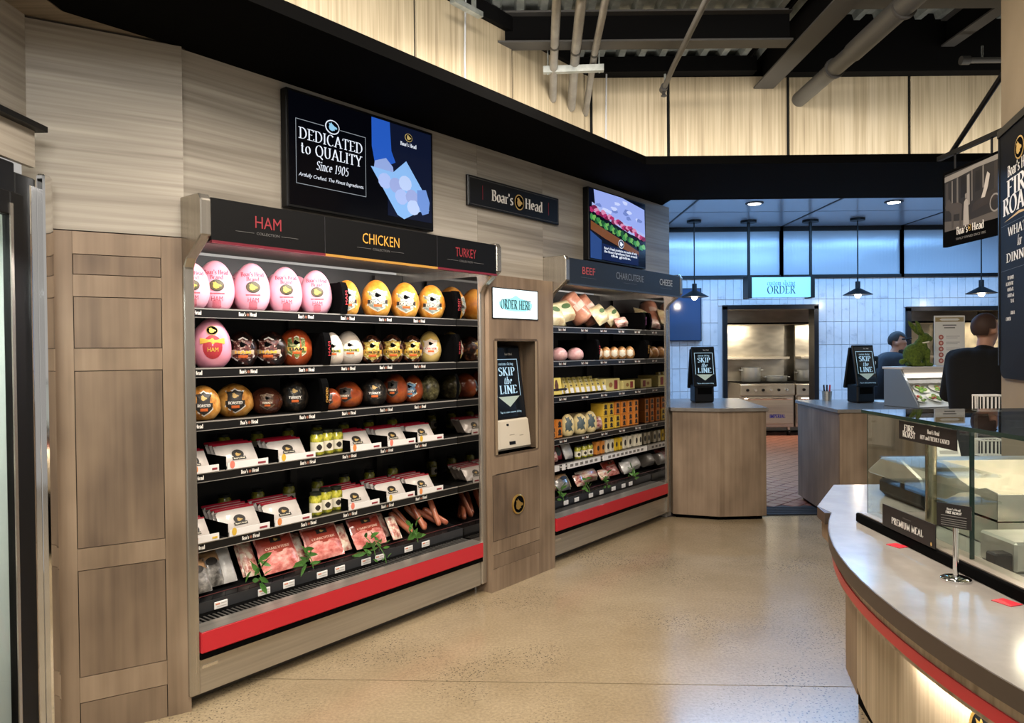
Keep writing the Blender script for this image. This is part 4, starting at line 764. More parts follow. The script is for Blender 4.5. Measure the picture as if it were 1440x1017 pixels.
for k, row in ((3, ((263, 302, .88), (309, 375, 1.), (382, 442, .92), (482, 536, .95), (536, 583, .92), (580, 621, .9))), (4, ((263, 302, .85), (315, 374, 1.), (379, 434, .92), (483, 530, .92), (537, 580, .88), (578, 622, .86)))):
    nm = ('fourth', 'fifth')[k-3]
    for i, (a, b, hk) in enumerate(row):
        s, wd = smin(a, b, 640+(k-3)*80, -.21); wd = min(wd*.93, .2); s = max(s, .055+wd/2)
        put('pack', s, -.24, T1[k]+.004, wd/.20, hk, 'sliced meat pack in front, %s from the left on the %s shelf' % (ORD[i], nm), 'meat pack', GP, -.62)
        for r in range(1, 3 if k == 3 else 4):
            put('pack', s, -.235-.037*r, T1[k]+.003, wd/.20, hk*(1+.03*r), 'meat pack %s behind the %s front pack on the %s shelf' % (('directly', 'two places', 'three places')[r-1], ORD[i], nm), 'meat pack', GP, -.62)
        sh = sh1[k]; cx = s-S1[0]+.005
        cd = box('label_card', CARD, cx-wd*.52, cx+wd*.52, .182, .187, T1[k]+.001, T1[k]+.031, sh)
        c = TAGC[(i+k) % 4]; polymesh(OVAL, .012, .018, cx-wd*.40, T1[k]+.021, .1812).build('card_mark', TAGC[(i+k) % 3], sh); box('card_mark', TAGC[3 if k == 3 else (2 if i < 1 else 3)], cx+wd*.25, cx+wd*.45, .1805, .182, T1[k]+.009, T1[k]+.018, sh)
        box('tray_side', MATTE, cx-wd*.5-.012, cx-wd*.5-.008, .185, .5, T1[k], T1[k]+.06, sh)
# jars
def jar_proto(key, content, r=.034, h=.115):
    o = MB().lathe([(r*.9, 0), (r, .006), (r, h*.78), (r*.82, h*.86), (r*.82, h*.9)], 18).build('pickle_jar', content, smooth=True)
    MB().lathe([(r*.88, h*.88), (r*.88, h), (r*.8, h*1.01)], 18).build('lid', mat('jar_lid', hexc('23261c'), .4, .3), o, True)
    m = MB(); pts = [math.radians(a) for a in range(200, 345, 12)]
    m.add([((r+.0008)*math.cos(a), (r+.0008)*math.sin(a), z) for z in (h*.14, h*.55) for a in pts], [(i, i+1, len(pts)+i+1, len(pts)+i) for i in range(len(pts)-1)]); m.build('label', CREAM, o)
    pts = [math.radians(a) for a in range(262, 318, 8)]
    m = MB(); m.add([((r+.0016)*math.cos(a), (r+.0016)*math.sin(a), h*(.34+q*.13*math.sin(math.pi*(i+.5)/len(pts)))) for q in (-1, 1) for i, a in enumerate(pts)], [(i, i+1, len(pts)+i+1, len(pts)+i) for i in range(len(pts)-1)]); m.build('brand_oval', DKL, o)
    o.hide_render = True; PROTO[key] = (o, r*2, h)
jar_proto('jar', noisy('pickles', [(.35, '5d6420'), (.5, 'a8a52e'), (.7, 'd8cf4a')], (40, 40, 25), .12, detail=2, coat=.8))
for k, row in ((3, ((444, 19), (458, 19), (472, 18))), (4, ((441, 18), (455, 19), (470, 18)))):
    for i, (px, wd) in enumerate(row):
        place('jar', 0, px, -.25, T1[k], wd, 'pickle jar with green yellow spears, %s of three on the %s shelf' % (ORD[i], ('fourth', 'fifth')[k-3]), 'jar', 'pickle jars in the meat case', wd*1.75)
    for i in range(9):
        s = .12+i*.19; o = place('jar', 0, 300, -.5, T1[k], 0, 'dim jar in the dark back row of the %s shelf, %s from the left' % (('fourth', 'fifth')[k-3], ORD[i]), 'jar', 'jars in the back row, shelf %s' % ('four', 'five')[k-3]); o.location = wp(s, -.58, T1[k]+.001)
# ---- bottom deck: pouches, sausages, sprigs, tags
def pouch_proto(key, name, w_, h_, body, fn=None, t=.016):
    m = MB(); nx, nz = 8, 8; vs = []; fs = []
    for sgn in (-1, 1):
        for j in range(nz+1):
            for i in range(nx+1):
                u = i/nx*2-1; v = j/nz*2-1; b = max(0, (1-u**4)*(1-v**6)); vs.append((u*w_/2*(1-.03*math.sin(v*5+sgn)), sgn*t*b, (v+1)/2*h_))
    N1 = (nx+1)*(nz+1)
    for q in (0, 1):
        for j in range(nz):
            for i in range(nx): a = q*N1+j*(nx+1)+i; fs.append((a, a+1, a+nx+2, a+nx+1))
    o = m.add(vs, fs).build(name, body, smooth='all')
    def surf(X, Z):
        u = 2*X/w_; v = 2*Z/h_-1; return -t*max(0, (1-u**4)*(1-v**6))-.0015
    if fn: fn(o, surf, w_, h_)
    o.hide_render = True; PROTO[key] = (o, w_, h_)
MEAT = noisy('charcuterie_meat', [(.3, 'a8443a'), (.5, 'd9837a'), (.7, 'f0c2b6')], (22, 22, 30), .3, detail=4, coat=.5, rnd=3)
def char_fn(o, surf, w_, h_):
    tp = polymesh(RECT, w_*.47, h_*.23, 0, h_*.70, 0, surf, 5).build('printed_header', mat('header_rust', hexc('9c3a2a'), .4, coat=.4), o)
    polymesh(RECT, w_*.15, h_*.07, 0, h_*.81, 0, lambda X, Z: surf(X, Z)-.0016, 3).build('brand_plate', DKL, tp); polymesh(HEADP, w_*.07, h_*.055, 0, h_*.81, 0, lambda X, Z: surf(X, Z)-.0026, 2).build('boar_head', GOLDP, tp)
    text('CHARCUTERIE', mat('print_blush', hexc('e9c3b0'), .5), tp, 0, h_*.60, h_*.065, width=w_*.66, surf=lambda X, Z: surf(X, Z)-.0016, weight=.2)
pouch_proto('char', 'charcuterie_pack', .185, .19, MEAT, char_fn)
GRYB = noisy('grey_bag', [(.35, '3f3d3b'), (.55, '8a8782'), (.75, 'cfcac3')], (25, 25, 25), .3, detail=4, coat=.4, rnd=4)
def bag_fn(o, surf, w_, h_): polymesh(RECT, w_*.46, h_*.16, 0, h_*.82, 0, surf, 4).build('bag_band', mat('bag_tan', hexc('b08a62'), .5), o); polymesh(OVAL, w_*.28, h_*.11, 0, h_*.66, 0, lambda X, Z: surf(X, Z)-.001, 3).build('brand_oval', DKL, o)
pouch_proto('bag', 'snack_bag', .085, .17, GRYB, bag_fn, .02)
pouch_proto('white', 'white_bag', .07, .17, noisy('white_film', [(.35, 'b5b3b0'), (.7, 'dcdad6')], (14, 14, 14), .3, coat=.4), None, .02)
MIX = noisy('mixed_slices', [(.32, '7a2f2a'), (.45, 'c98a7c'), (.58, 'e6d2bd'), (.72, 'f0e6d6')], (28, 28, 28), .3, detail=3, coat=.5, rnd=6)
pouch_proto('slices', 'sliced_meat_pouch', .08, .17, MIX, None, .018)
SAUS = noisy('sausage_skin', [(.3, '8a3f2a'), (.6, 'c07556'), (.8, 'dba07f')], (18, 18, 8), .3, coat=.5, rnd=5)
def roll_proto(key, name, ln, r, body, lab=None):
    pr = [(r*.15, 0), (r*.6, ln*.02), (r*.95, ln*.07), (r, ln*.15), (r, ln*.85), (r*.95, ln*.93), (r*.55, ln*.98), (r*.15, ln)]
    o = MB().lathe(pr, 16).build(name, body, smooth='all')
    if lab:
        m = MB(); pts = [math.radians(a) for a in range(205, 340, 15)]; m.add([((r+.001)*math.cos(a), (r+.001)*math.sin(a), z) for z in (ln*.42, ln*.62) for a in pts], [(i, i+1, len(pts)+i+1, len(pts)+i) for i in range(len(pts)-1)]); m.build('label', lab, o)
    o.hide_render = True; PROTO[key] = (o, r*2, ln)
roll_proto('stick', 'sausage_stick', .19, .017, SAUS)
leafd = None
def sprig(s, n, z, size, label, seed):
    global leafd
    if leafd is None:
        m = MB(); P = [(0, 0), (.12, .25), (.15, .5), (.09, .8), (0, 1), (-.09, .8), (-.15, .5), (-.12, .25)]; m.add([(x*1.15, .08*math.sin(zz*3), zz) for x, zz in P]+[(0, .11*math.sin(1.5)+.03, .5)], [(i, (i+1) % 8, 8) for i in range(8)]); leafd = m.data('leaf', noisy('herb_leaf', [(.3, '2f5a22'), (.7, '5f9440')], (30, 30, 30), .45, rnd=4), True)
    rd = random.Random(seed); t = thing('herb_sprig', label, 'herb', wp(s, n, z), ROTW, 'herb sprigs')
    MB().tube([(0, .03, .05), (0, -.01, .03), (.01, -.035, -.01), (.015, -.04, -.05)], .0022, 6).build('stem', mat('herb_stem', hexc('4f7a35'), .5), t)
    for i in range(11):
        o = obj('leaf', leafd, t, (rd.uniform(-.025, .025), rd.uniform(-.045, .0), rd.uniform(-.045, .06)), (rd.uniform(-.6, .9), rd.uniform(-2.3, 2.3), rd.uniform(-1, 1))); k = size*rd.uniform(.7, 1.1); o.scale = (k, k, k)
BN = [0]
GB = 'packs on the bottom deck of the meat case'
def bot(key, a, b, py, hk, label, cat, n=-.182, tilt=-.55, rz=0., z=None, g=GB):
    s, wd = smin(a, b, py, n); k = wd/PROTO[key][1]*.97; n -= BN[0] % 2*.042; BN[0] += 1; rz = 0; s = max(s, .06+wd/2); return put(key, s, n, (.408 if z is None else z), k, hk, label, cat, g, tilt, rz)
bot('bag', 262, 300, 830, .9, 'dark printed snack bag at the left end of the bottom deck', 'bag')
bot('bag', 296, 326, 830, .98, 'dark printed snack bag with tan top, second on the bottom deck', 'bag', rz=-.1)
bot('white', 313, 326, 830, .9, 'narrow white bag behind the dark snack bags on the bottom deck', 'bag', n=-.25); bot('white', 322, 342, 826, .98, 'white upright bag left of the first herb sprig on the bottom deck', 'bag', rz=.1)
bot('slices', 342, 356, 818, .95, 'reddish sliced salami pouch behind the first herb sprig', 'meat pack', n=-.24); bot('slices', 354, 374, 818, .98, 'pale sliced meat pouch left of the first charcuterie pack', 'meat pack')
bot('char', 371, 424, 790, 1., 'charcuterie pack with rust header, leftmost of three on the bottom deck', 'meat pack', n=-.185)
bot('slices', 424, 440, 795, .86, 'pale pouch between the left and middle charcuterie packs', 'meat pack', n=-.22)
bot('char', 436, 486, 775, .92, 'charcuterie pack with rust header, middle of three on the bottom deck', 'meat pack', n=-.185)
bot('slices', 485, 503, 775, .88, 'pale slim pouch right of the middle charcuterie pack', 'meat pack', rz=.1)
bot('char', 501, 545, 755, .9, 'charcuterie pack with rust header, rightmost of three on the bottom deck', 'meat pack', n=-.185)
bot('slices', 543, 556, 750, .85, 'dark red pouch right of the three charcuterie packs', 'meat pack', n=-.23); bot('slices', 553, 566, 750, .8, 'sliced pouch beside the largest herb bunch', 'meat pack')
for i, (px, rz, tl) in enumerate(((581, .5, -.7), (589, .35, -.65), (599, .1, -.6), (609, .4, -.75), (619, -.05, -.55), (628, .75, -.8), (637, .6, -.85))):
    s = W(px, 735, -.2)[0]; pr = put('stick', min(s, 1.74), -.205-.05*(i % 2), .41, 1., .95, 'smoked sausage stick, %s from the left at the right end of the bottom deck' % ORD[i], 'sausage', GB, tl, rz)
    pr.rotation_euler = (Matrix.Rotation(ROTW, 3, 'Z') @ Matrix.Rotation(tl, 3, 'X') @ Matrix.Rotation(-rz, 3, 'Y')).to_euler()
for i, (px, py, z, lb) in enumerate(((356, 815, .45, 'green herb sprig hanging over the deck left of the first charcuterie pack'), (428, 795, .46, 'small herb sprig between the left and middle charcuterie packs'), (516, 775, .43, 'herb sprig lying across the right charcuterie pack'), (576, 750, .44, 'leafy herb bunch left of the sausage sticks'))):
    sprig(W(px, py, -.15)[0], -.14, z, .075, lb, i+3)
sprig(W(533, 780, -.12)[0], -.12, .385, .04, 'short herb sprig drooping over the price tags', 11)
for i, px in enumerate((310, 371, 406, 453, 478, 515, 534, 575, 599)):
    s = W(px, 800, -.14)[0]; t = thing('price_tag', 'white price tag, %s from the left along the bottom deck of the meat case' % ORD[i], 'price tag', wp(s, -.142, .352), ROTW, 'price tags on the meat case deck')
    MB().prism([(-.032, -.015), (.032, -.015), (.032, .017), (-.032, .017)], -.004, .0, 1).build('card', CARD, t, bevel=.002); MB().box(-.026, -.006, -.0048, -.004, .004, .010).build('print_price', mat('print_orange', hexc('d98a6a'), .5), t); MB().box(.0, .026, -.0048, -.004, .006, .009).box(-.02, .026, -.0048, -.004, -.006, -.003).build('print_line', mat('print_grey', hexc('b5b0aa'), .5), t)
# ---- far case
GC = 'products in the far case'
SAL = noisy('salami_roll', [(.3, 'b5664a'), (.6, 'd89a7c'), (.8, 'e9bfa4')], (20, 20, 14), .35, coat=.3, rnd=5); YB_ = noisy('deli_bag_yellow', [(.35, 'c9a77c'), (.5, 'e2d2a0'), (.7, 'f0e6c8')], (14, 14, 14), .35, coat=.3, rnd=5)
pouch_proto('ybag', 'deli_bag', .13, .17, YB_, lambda o, s_, w_, h_: polymesh(OVAL, w_*.22, h_*.12, 0, h_*.6, 0, s_, 3).build('label', mat('label_forest', hexc('4c6a3a'), .5), o), .025)
roll_proto('salami', 'salami_roll', .27, .035, SAL, mat('label_blush', hexc('e6c8b4'), .5))
def far(key, a, b, py, k, label, cat, n=-.27, tilt=-.5, rz=0., hk=1., roll=0.):
    s, wd = smin(a, b, py, n); wd *= .97; rz = 0; n -= (BN[0] % 2*.045 if k > 3 else 0); BN[0] += 1; s = min(max(s, 2.59+wd/2), 4.23-wd/2); o = put(key, s, n, (T2[k] if k < 5 else .408)+abs(math.sin(roll))*wd*.55+(.012 if tilt else 0), wd/PROTO[key][1], hk, label, cat, GC, tilt, rz)
    if roll: o.rotation_euler = (Matrix.Rotation(ROTW, 3, 'Z') @ Matrix.Rotation(tilt, 3, 'X') @ Matrix.Rotation(roll, 3, 'Y')).to_euler()
    return o
far('ybag', 770, 797, 440, 0, 'yellow white deli bag at the left end of the far case top shelf', 'bag', hk=1.1, n=-.25); far('ybag', 780, 814, 440, 0, 'yellow deli bag with green label, second on the far case top shelf', 'bag', hk=1.05, roll=-.2, n=-.335)
far('salami', 815, 831, 440, 0, 'leftmost leaning salami roll on the far case top shelf', 'salami', roll=-.45, n=-.31); far('salami', 830, 845, 440, 0, 'second leaning salami roll on the far case top shelf', 'salami', roll=-.45, n=-.385)
far('ybag', 840, 860, 440, 0, 'cream deli bag right of the salami rolls', 'bag', roll=-.3, hk=.95, n=-.26); far('ybag', 855, 876, 440, 0, 'cream deli bag with green mark left of the plum divider', 'bag', roll=-.35, hk=.85, n=-.335); far('slices', 868, 884, 445, 0, 'red marked pouch leaning on the plum divider', 'meat pack', roll=-.1, hk=.5, n=-.25)
egg_proto('ball', 'cheese_ball', .04, .04, .045, mat('ball_orange', hexc('dd8a50'), .4), .02); place('ball', 0, 860, -.42, T2[0], 20, 'orange wax ball at the back of the far case top shelf', 'cheese', GC)
PNK = noisy('beef_pink', [(.3, 'c98a8c'), (.6, 'e3b6b2'), (.8, 'f0d6d0')], (24, 24, 24), .35, coat=.4)
egg_proto('beef', 'wrapped_beef', .055, .055, .042, PNK, .08)
egg_proto('chub', 'small_chub', .032, .04, .045, noisy('chub_tan', [(.3, 'b8743a'), (.6, 'd9a868'), (.8, 'ead2a8')], (20, 20, 20), .35, coat=.4, rnd=6), .08, lambda o, sf, z0: polymesh(SHIELD, .019, .024, 0, z0, 0, sf, 3).build('label', CREAM, o))
place('beef', 0, 786, -.27, T2[1], 24, 'pink wrapped beef roast at the left of the far case second shelf', 'beef', GC, 19); place('beef', 0, 809, -.27, T2[1], 24, 'pink wrapped beef roast beside the beef divider in the far case', 'beef', GC, 18)
for i, px in enumerate((841, 852, 863, 874, 885)): place('chub', 0, px, -.27, T2[1], 15, 'small labelled roast, %s of five on the far case second shelf' % ORD[i], 'chicken', GC, 18)
def carton_proto(key, name, w_, h_, d_, body, fn=None):
    o = MB().box(-w_/2, w_/2, 0, d_, 0, h_).build(name, body, bevel=.002)
    if fn: fn(o, w_, h_)
    o.hide_render = True; PROTO[key] = (o, w_, h_)
def car_fn(o, w_, h_):
    for q in (.28, .72): polymesh(OVAL, w_*.26, h_*.14, 0, h_*q+.006, -.001).build('brand_oval', DKL, o); polymesh(RECT, w_*.3, h_*.05, 0, h_*q-h_*.1, -.0015).build('brand_plinth', DKL, o)
carton_proto('ocart', 'cheese_carton', .075, .105, .12, mat('carton_orange', hexc('d98432'), .45), car_fn); carton_proto('ycart', 'cheese_carton', .075, .105, .12, mat('carton_yellow', hexc('e2b83c'), .45), car_fn)
carton_proto('beige', 'long_carton', .24, .075, .14, mat('carton_beige', hexc('cfb27e'), .5), lambda o, w_, h_: polymesh(RECT, .03, .025, .08, h_*.5, -.001).build('printed_patch', mat('patch_tan', hexc('b08f5e'), .5), o))
carton_proto('ypack', 'cheese_slices_pack', .05, .085, .035, mat('pack_yellow', hexc('dec86a'), .4), lambda o, w_, h_: (polymesh(RECT, w_*.5, h_*.25, 0, h_*.25, -.001).build('white_panel', WHITE, o), polymesh(HEADP, w_*.3, h_*.12, 0, h_*.72, -.001).build('boar_head', DKL, o)))
for i in range(9):
    for r in range(3):
        s = W(786+i*7.6, 535, -.26)[0]; put('ypack', s, -.235-r*.06, T2[2]+.014+.018*r, .9, .92, 'yellow cheese slices pack, %s column, %s row, far case third shelf' % (ORD[i], ('front', 'middle', 'back')[r]), 'cheese', GC, -.25)
carton_proto('card', 'display_card', .07, .125, .004, mat('card_yellow', hexc('ecd66e'), .5), lambda o, w_, h_: (polymesh([(-.2, -1), (.2, -1), (.25, 0), (.1, 1), (-.1, 1), (-.25, 0)], .05, .04, 0, h_*.55, -.001).build('printed_figure', mat('print_brown', hexc('5f3a2a'), .5), o), MB().add([(-.035, -.001, .03), (.05, -.001, .03), (.05, -.001, .02), (.075, -.001, .037), (.05, -.001, .054), (.05, -.001, .045), (-.035, -.001, .045)], [(0, 1, 2, 3, 4, 5, 6)]).build('printed_arrow', DKL, o)))
far('card', 776, 791, 540, 2, 'yellow display card with black arrow at the left of the far case third shelf', 'card', n=-.205, tilt=-.1, hk=1.)
carton_proto('ybox', 'cheese_box', .11, .1, .1, mat('box_cream', hexc('e6d488'), .5), lambda o, w_, h_: (polymesh(RECT, w_*.12, h_*.36, w_*.2, h_*.5, -.001).build('printed_strip', mat('strip_red', hexc('8f2a2a'), .5), o), polymesh(OVAL, w_*.12, h_*.2, -w_*.15, h_*.5, -.001).build('printed_mark', mat('mark_tan', hexc('a8763a'), .5), o)))
far('ybox', 851, 872, 535, 2, 'pale yellow cheese box with red strip on the far case third shelf', 'box', tilt=0, n=-.25); far('ybox', 876, 893, 535, 2, 'smaller pale box beside the cheese divider, third shelf', 'box', tilt=0, n=-.27, hk=.75)
WED = noisy('cheese_wheel', [(.3, 'c9b278'), (.7, 'ead9a4')], (12, 12, 12), .4)
egg_proto('wheel', 'cheese_wedge', .06, .045, .06, WED, .1, lambda o, sf, z0: polymesh(RECT, .03, .035, .008, z0+.01, 0, sf, 4).build('label', mat('label_bluegrey', hexc('47565a'), .5), o))
for i, (px, wd, h) in enumerate(((797, 21, 31), (814, 23, 29), (829, 20, 30))): place('wheel', 0, px, -.25, T2[3], wd, 'pale cheese piece with dark label, %s of three on the far case fourth shelf' % ORD[i], 'cheese', GC, h)
far('ocart', 775, 782, 600, 3, 'orange cheese carton at the left end of the far case fourth shelf', 'box', n=-.235, tilt=0, hk=.8); far('ocart', 783, 791, 600, 3, 'orange cheese carton beside the first cheese piece, fourth shelf', 'box', n=-.235, tilt=0, hk=1.25)
far('slices', 835, 847, 590, 3, 'pink and orange cheese pouch left of the stacked cartons, fourth shelf', 'cheese', n=-.24, tilt=-.2, hk=.6)
for i, px in enumerate((851, 859, 868, 877, 886, 894)):
    for r in range(2):
        s = W(px, 580, -.24)[0]; key = 'ocart' if i > 2 or (i == 2 and r) else 'ycart'; o = put(key, s, -.235, T2[3]+r*.107, 1.0, 1., '%s cheese carton, %s column, %s row of the fourth shelf stack' % ('orange' if key == 'ocart' else 'yellow', ORD[i], ('lower', 'upper')[r]), 'box', GC, 0.); o.scale.x = .98
s = W(851, 570, -.24)[0]-.14; put('beige', s, -.33, T2[3]+.07, .8, .9, 'long beige carton lying above the cheese pieces on the fourth shelf', 'box', GC, 0.)
put('beige', s, -.33, T2[3], .8, .93, 'lower beige carton carrying the long carton on the fourth shelf', 'box', GC, 0.)
pouch_proto('redp', 'red_pouch', .075, .12, mat('pouch_red', hexc('a02a34'), .35, coat=.4), lambda o, sf, w_, h_: polymesh(OVAL, w_*.25, h_*.3, 0, h_*.5, 0, sf, 3).build('label', mat('label_deep', hexc('3c4436'), .5), o))
far('slices', 775, 785, 650, 4, 'white flecked pouch at the left end of the far case fifth shelf', 'meat pack', n=-.23, tilt=-.3, hk=.5); far('redp', 783, 798, 645, 4, 'red pouch with dark label on the far case fifth shelf', 'meat pack', n=-.23, tilt=-.35); far('white', 795, 806, 640, 4, 'narrow white pouch right of the red one, fifth shelf', 'meat pack', n=-.24, tilt=-.4, hk=.75)
for i, px in enumerate((811, 820, 828)): place('jar', 0, px, -.25, T2[4], 10, 'olive jar with white label, %s of three on the far case fifth shelf' % ORD[i], 'jar', GC, 18)
carton_proto('chz_o', 'cheese_block', .05, .1, .05, mat('block_orange', hexc('d98a3c'), .4), lambda o, w_, h_: polymesh(OVAL, w_*.35, h_*.2, 0, h_*.5, -.001).build('brand_oval', DKL, o))
carton_proto('chz_w', 'cheese_block', .05, .1, .05, mat('block_cream', hexc('e8dfc6'), .4), lambda o, w_, h_: polymesh(OVAL, w_*.35, h_*.25, 0, h_*.5, -.001).build('brand_oval', DKL, o))
carton_proto('chz_y', 'cheese_block', .05, .1, .05, mat('block_yellow', hexc('e3bd2e'), .4), lambda o, w_, h_: polymesh(OVAL, w_*.3, h_*.2, 0, h_*.5, -.001).build('brand_oval', DKL, o))
for i, (px, key) in enumerate(((839, 'chz_o'), (846, 'chz_o'), (853, 'chz_w'), (859, 'chz_w'), (865, 'chz_y'), (871, 'chz_y'), (877, 'chz_w'), (884, 'chz_w'), (893, 'chz_w'), (900, 'chz_w'))):
    s = W(px, 620, -.24)[0]; put(key, min(s, 4.2), -.225, T2[4], .92, 1., 'wrapped cheese block, %s from the jars on the far case fifth shelf' % ORD[i], 'cheese', GC, 0.)
for a, b in ((.26, .36), (.40, .44), (.47, .93), (.97, 1.70)): box('white_price_strip', CARD, a, b, .18, .186, T2[4]-.045, T2[4]-.005, sh2[4])
for i in range(17): box('strip_print', mat('print_dim', hexc('77736e'), .5), .50+i*.068, .54+i*.068, .1793, .18, T2[4]-.034, T2[4]-.014, sh2[4]) if not .9 < .50+i*.068 < .98 else None
for i, (a, b, hk, key, lb) in enumerate(((775, 792, .5, 'slices', 'sliced meat pouch at the left end of the far case bottom deck'), (786, 803, .95, 'bag', 'grey patterned bag on the far case bottom deck'), (799, 811, .8, 'ybag', 'yellow pouch right of the grey bag on the far case bottom deck'), (812, 824, .7, 'slices', 'small pale pouch left of the large bag, far case deck'), (822, 848, .75, 'slices', 'large pale sliced meat pouch in the middle of the far case deck'), (846, 858, .65, 'slices', 'small pouch right of the large pale pouch, far case deck'), (860, 879, .85, 'char', 'rust headed charcuterie pack on the far case deck'), (878, 891, .8, 'white', 'white pouch, first of two at the right of the far case deck'), (889, 907, .85, 'white', 'white pouch, second of two at the right of the far case deck'))):
    far(key, a, b, 690, 5, lb, 'meat pack', n=-.2, tilt=-.55, hk=hk*.8, rz=.15*(i % 3-1))
for i, (px, lb) in enumerate(((783, 'herb sprig at the left end of the far case deck'), (820, 'herb sprig left of the large pale pouch in the far case'), (846, 'herb sprig right of the large pale pouch in the far case'), (886, 'herb sprig by the white pouches in the far case'))): sprig(W(px, 690, -.16)[0], -.15, .43, .065, lb, 30+i)
for i, px in enumerate((796, 811, 831, 846, 863, 877, 887)):
    s = W(px, 700, -.14)[0]; t = tag(MB().prism([(-.03, -.015), (.03, -.015), (.03, .017), (-.03, .017)], -.004, .0, 1).build('price_tag', CARD, None, bevel=.002, loc=wp(s, -.142, .35), rot=(0, 0, ROTW)), 'white price tag, %s from the left along the far case deck' % ORD[i], 'price tag', 'price tags on the far case deck')
# ================================================================== KIOSK PANEL BETWEEN THE CASES
ks0, ks1 = S1[1]+.004, S2[0]-.004
t = thing('order_kiosk', 'brown maple kiosk panel with lit order here sign between the cases', 'kiosk', wp(ks0, .03, 0), ROTW); LN = ks1-ks0
def kx(s): return s-ks0
a, b = kx(1.915), kx(2.347); i0, i1 = kx(1.888), kx(2.355)
body = MB().box(0, a, 0, .12, .0, 1.915).box(b, LN, 0, .12, .0, 1.915).box(a, b, 0, .12, 1.515, 1.657).box(a, b, 0, .12, 1.836, 1.915).box(a, b, 0, .12, .705+.004, .825).box(a, b, .012, .12, 0, .709).box(a, b, .012, .12, 1.657, 1.836)
body.build('body', DKBR, t)
MB().box(i0, i1, -.002, .012, .305+.003, .702).build('inlay', DKBR2, t); MB().box(i0, i1, -.002, .012, .142, .222).build('inlay', DKBR2, t)
MB().box(a, i1-.0, -.001, .012, .225, .304).box(a, b, -.001, .012, 0, .14).build('rail', DKBR, t)
MB().box(i0-.003, i1+.003, -.0008, .0, .139, .142).box(i0-.003, i1+.003, -.0008, 0, .222, .2245).box(i0-.003, i1+.003, -.0008, 0, .305, .308).box(i0-.003, i1+.003, -.0008, 0, .702, .705).box(i0-.004, i0-.001, -.0008, 0, .308, .705).box(i1, i1+.003, -.0008, 0, .308, .705).build('groove', mat('groove_dark'), t)
MB().box(a-.004, b+.004, .36, .37, .82, 1.52).box(a-.012, a, .0, .37, .82, 1.52).box(b, b+.012, .0, .37, .82, 1.52).box(a, b, .0, .37, 1.515, 1.53).box(a, b, .0, .37, .81, .825).build('niche', DKBR2, t)
for q0, q1 in ((a, a+.022), (b-.022, b)): box('niche_trim', wood('light_maple', '7d6a52', '97836a', 'ab977c', 2, 40, 3.2), q0, q1, -.002, .0, .825, 1.515, t)
sg = box('lit_sign', mat('sign_lit_white', hexc('e8f6f8'), .4, emit=.75, ecol=hexc('e9f8fb')), kx(1.897), kx(2.351), -.004, .012, 1.657, 1.836, t)
MB().box(kx(1.892), kx(2.356), -.006, -.0, 1.652, 1.657).box(kx(1.892), kx(2.356), -.006, 0, 1.836, 1.841).box(kx(1.892), kx(1.897), -.006, 0, 1.657, 1.836).box(kx(2.351), kx(2.356), -.006, 0, 1.657, 1.836).build('sign_bezel', BLACK, sg)
cxk = kx(2.124); cl = [(-.85, -.3), (-.5, -.55), (0, -.6), (.5, -.55), (.85, -.3), (.9, .1), (.6, .4), (.25, .5), (.0, .75), (-.25, .5), (-.6, .4), (-.9, .1)]
polymesh(cl, .19, .075, cxk, 1.745, -.0052).build('sign_cloud', mat('cloud_aqua', hexc('9be0ea'), .4, emit=.45, ecol=hexc('93e4ee')), sg)
text('ORDER HERE', mat('sign_navy', hexc('123c48'), .5), sg, cxk, 1.742, .058, -.0062, width=.305, weight=.2)
MB().lathe([(.062, 0), (.062, .008), (.055, .012), (.05, .008), (.0, .008)], 32).build('emblem_ring', GOLD, t, True, loc=(kx(2.128), -.001, .495), rot=(math.pi/2, 0, 0)); disc(.052, .052, 32, -.011, kx(2.128), .495).build('emblem_field', MATTE, t); polymesh(HEADP, .046, .046, kx(2.128), .495, -.0135).build('boar_head', GOLD, t)
# touch terminal in the niche
PUTTY = mat('putty_plastic', hexc('d5cbb8'), .45)
def skip_screen(t, w_, h_, y, big):
    SKB = mat('skip_blue', hexc('a9c9dd'), .4, emit=.45, ecol=hexc('a9d4ee'))
    text('SKIP', SKB, t, 0, h_*.66, h_*.12, y, width=w_*.55, weight=.18); text('the', SKB, t, 0, h_*.53, h_*.10, y, italic=.25, width=w_*.26); text('LINE', SKB, t, 0, h_*.40, h_*.12, y, width=w_*.58, weight=.18)
    text('custom slicing', SKB, t, 0, h_*.77, h_*.04, y, width=w_*.5); text('Tap to start custom slicing', SKB, t, 0, h_*.08, h_*.028, y, width=w_*.72, font='sans')
    MB().add([(-w_*.36, y, h_*.3), (w_*.36, y, h_*.3), (0, y, h_*.15)], [(0, 1, 2)]).build('chevron', mat('chevron_sage', hexc('a5b5ab'), .4, emit=.25, ecol=hexc('a5b5ab')), t)
    e = .004; MB().box(-w_*.4, w_*.4, y, y+.0004, h_*.83, h_*.83+e).box(-w_*.4, -w_*.4+e, y, y+.0004, h_*.3, h_*.83).box(w_*.4-e, w_*.4, y, y+.0004, h_*.3, h_*.83).build('frame_line', SKB, t)
    text("Boar's Head", WHITE, t, w_*.12, h_*.91, h_*.03, y, width=w_*.24)
p = wp(2.162, -.035, .832)
t = thing('touch_terminal', 'tall self order touch screen leaning inside the wooden kiosk niche', 'screen', p, ROTW)
t.rotation_euler = (Matrix.Rotation(ROTW, 3, 'Z') @ Matrix.Rotation(-.13, 3, 'X')).to_euler()
box('base_unit', PUTTY, -.17, .17, -.03, .03, 0, .19, t, .012); box('screen_housing', BLACK, -.163, .163, -.02, .03, .185, .66, t, .008)
dsp = box('display', mat('skip_screen_dark', hexc('14181d'), .12, emit=.05, ecol=hexc('20303c')), -.15, .15, -.0215, -.02, .2, .645, t); 
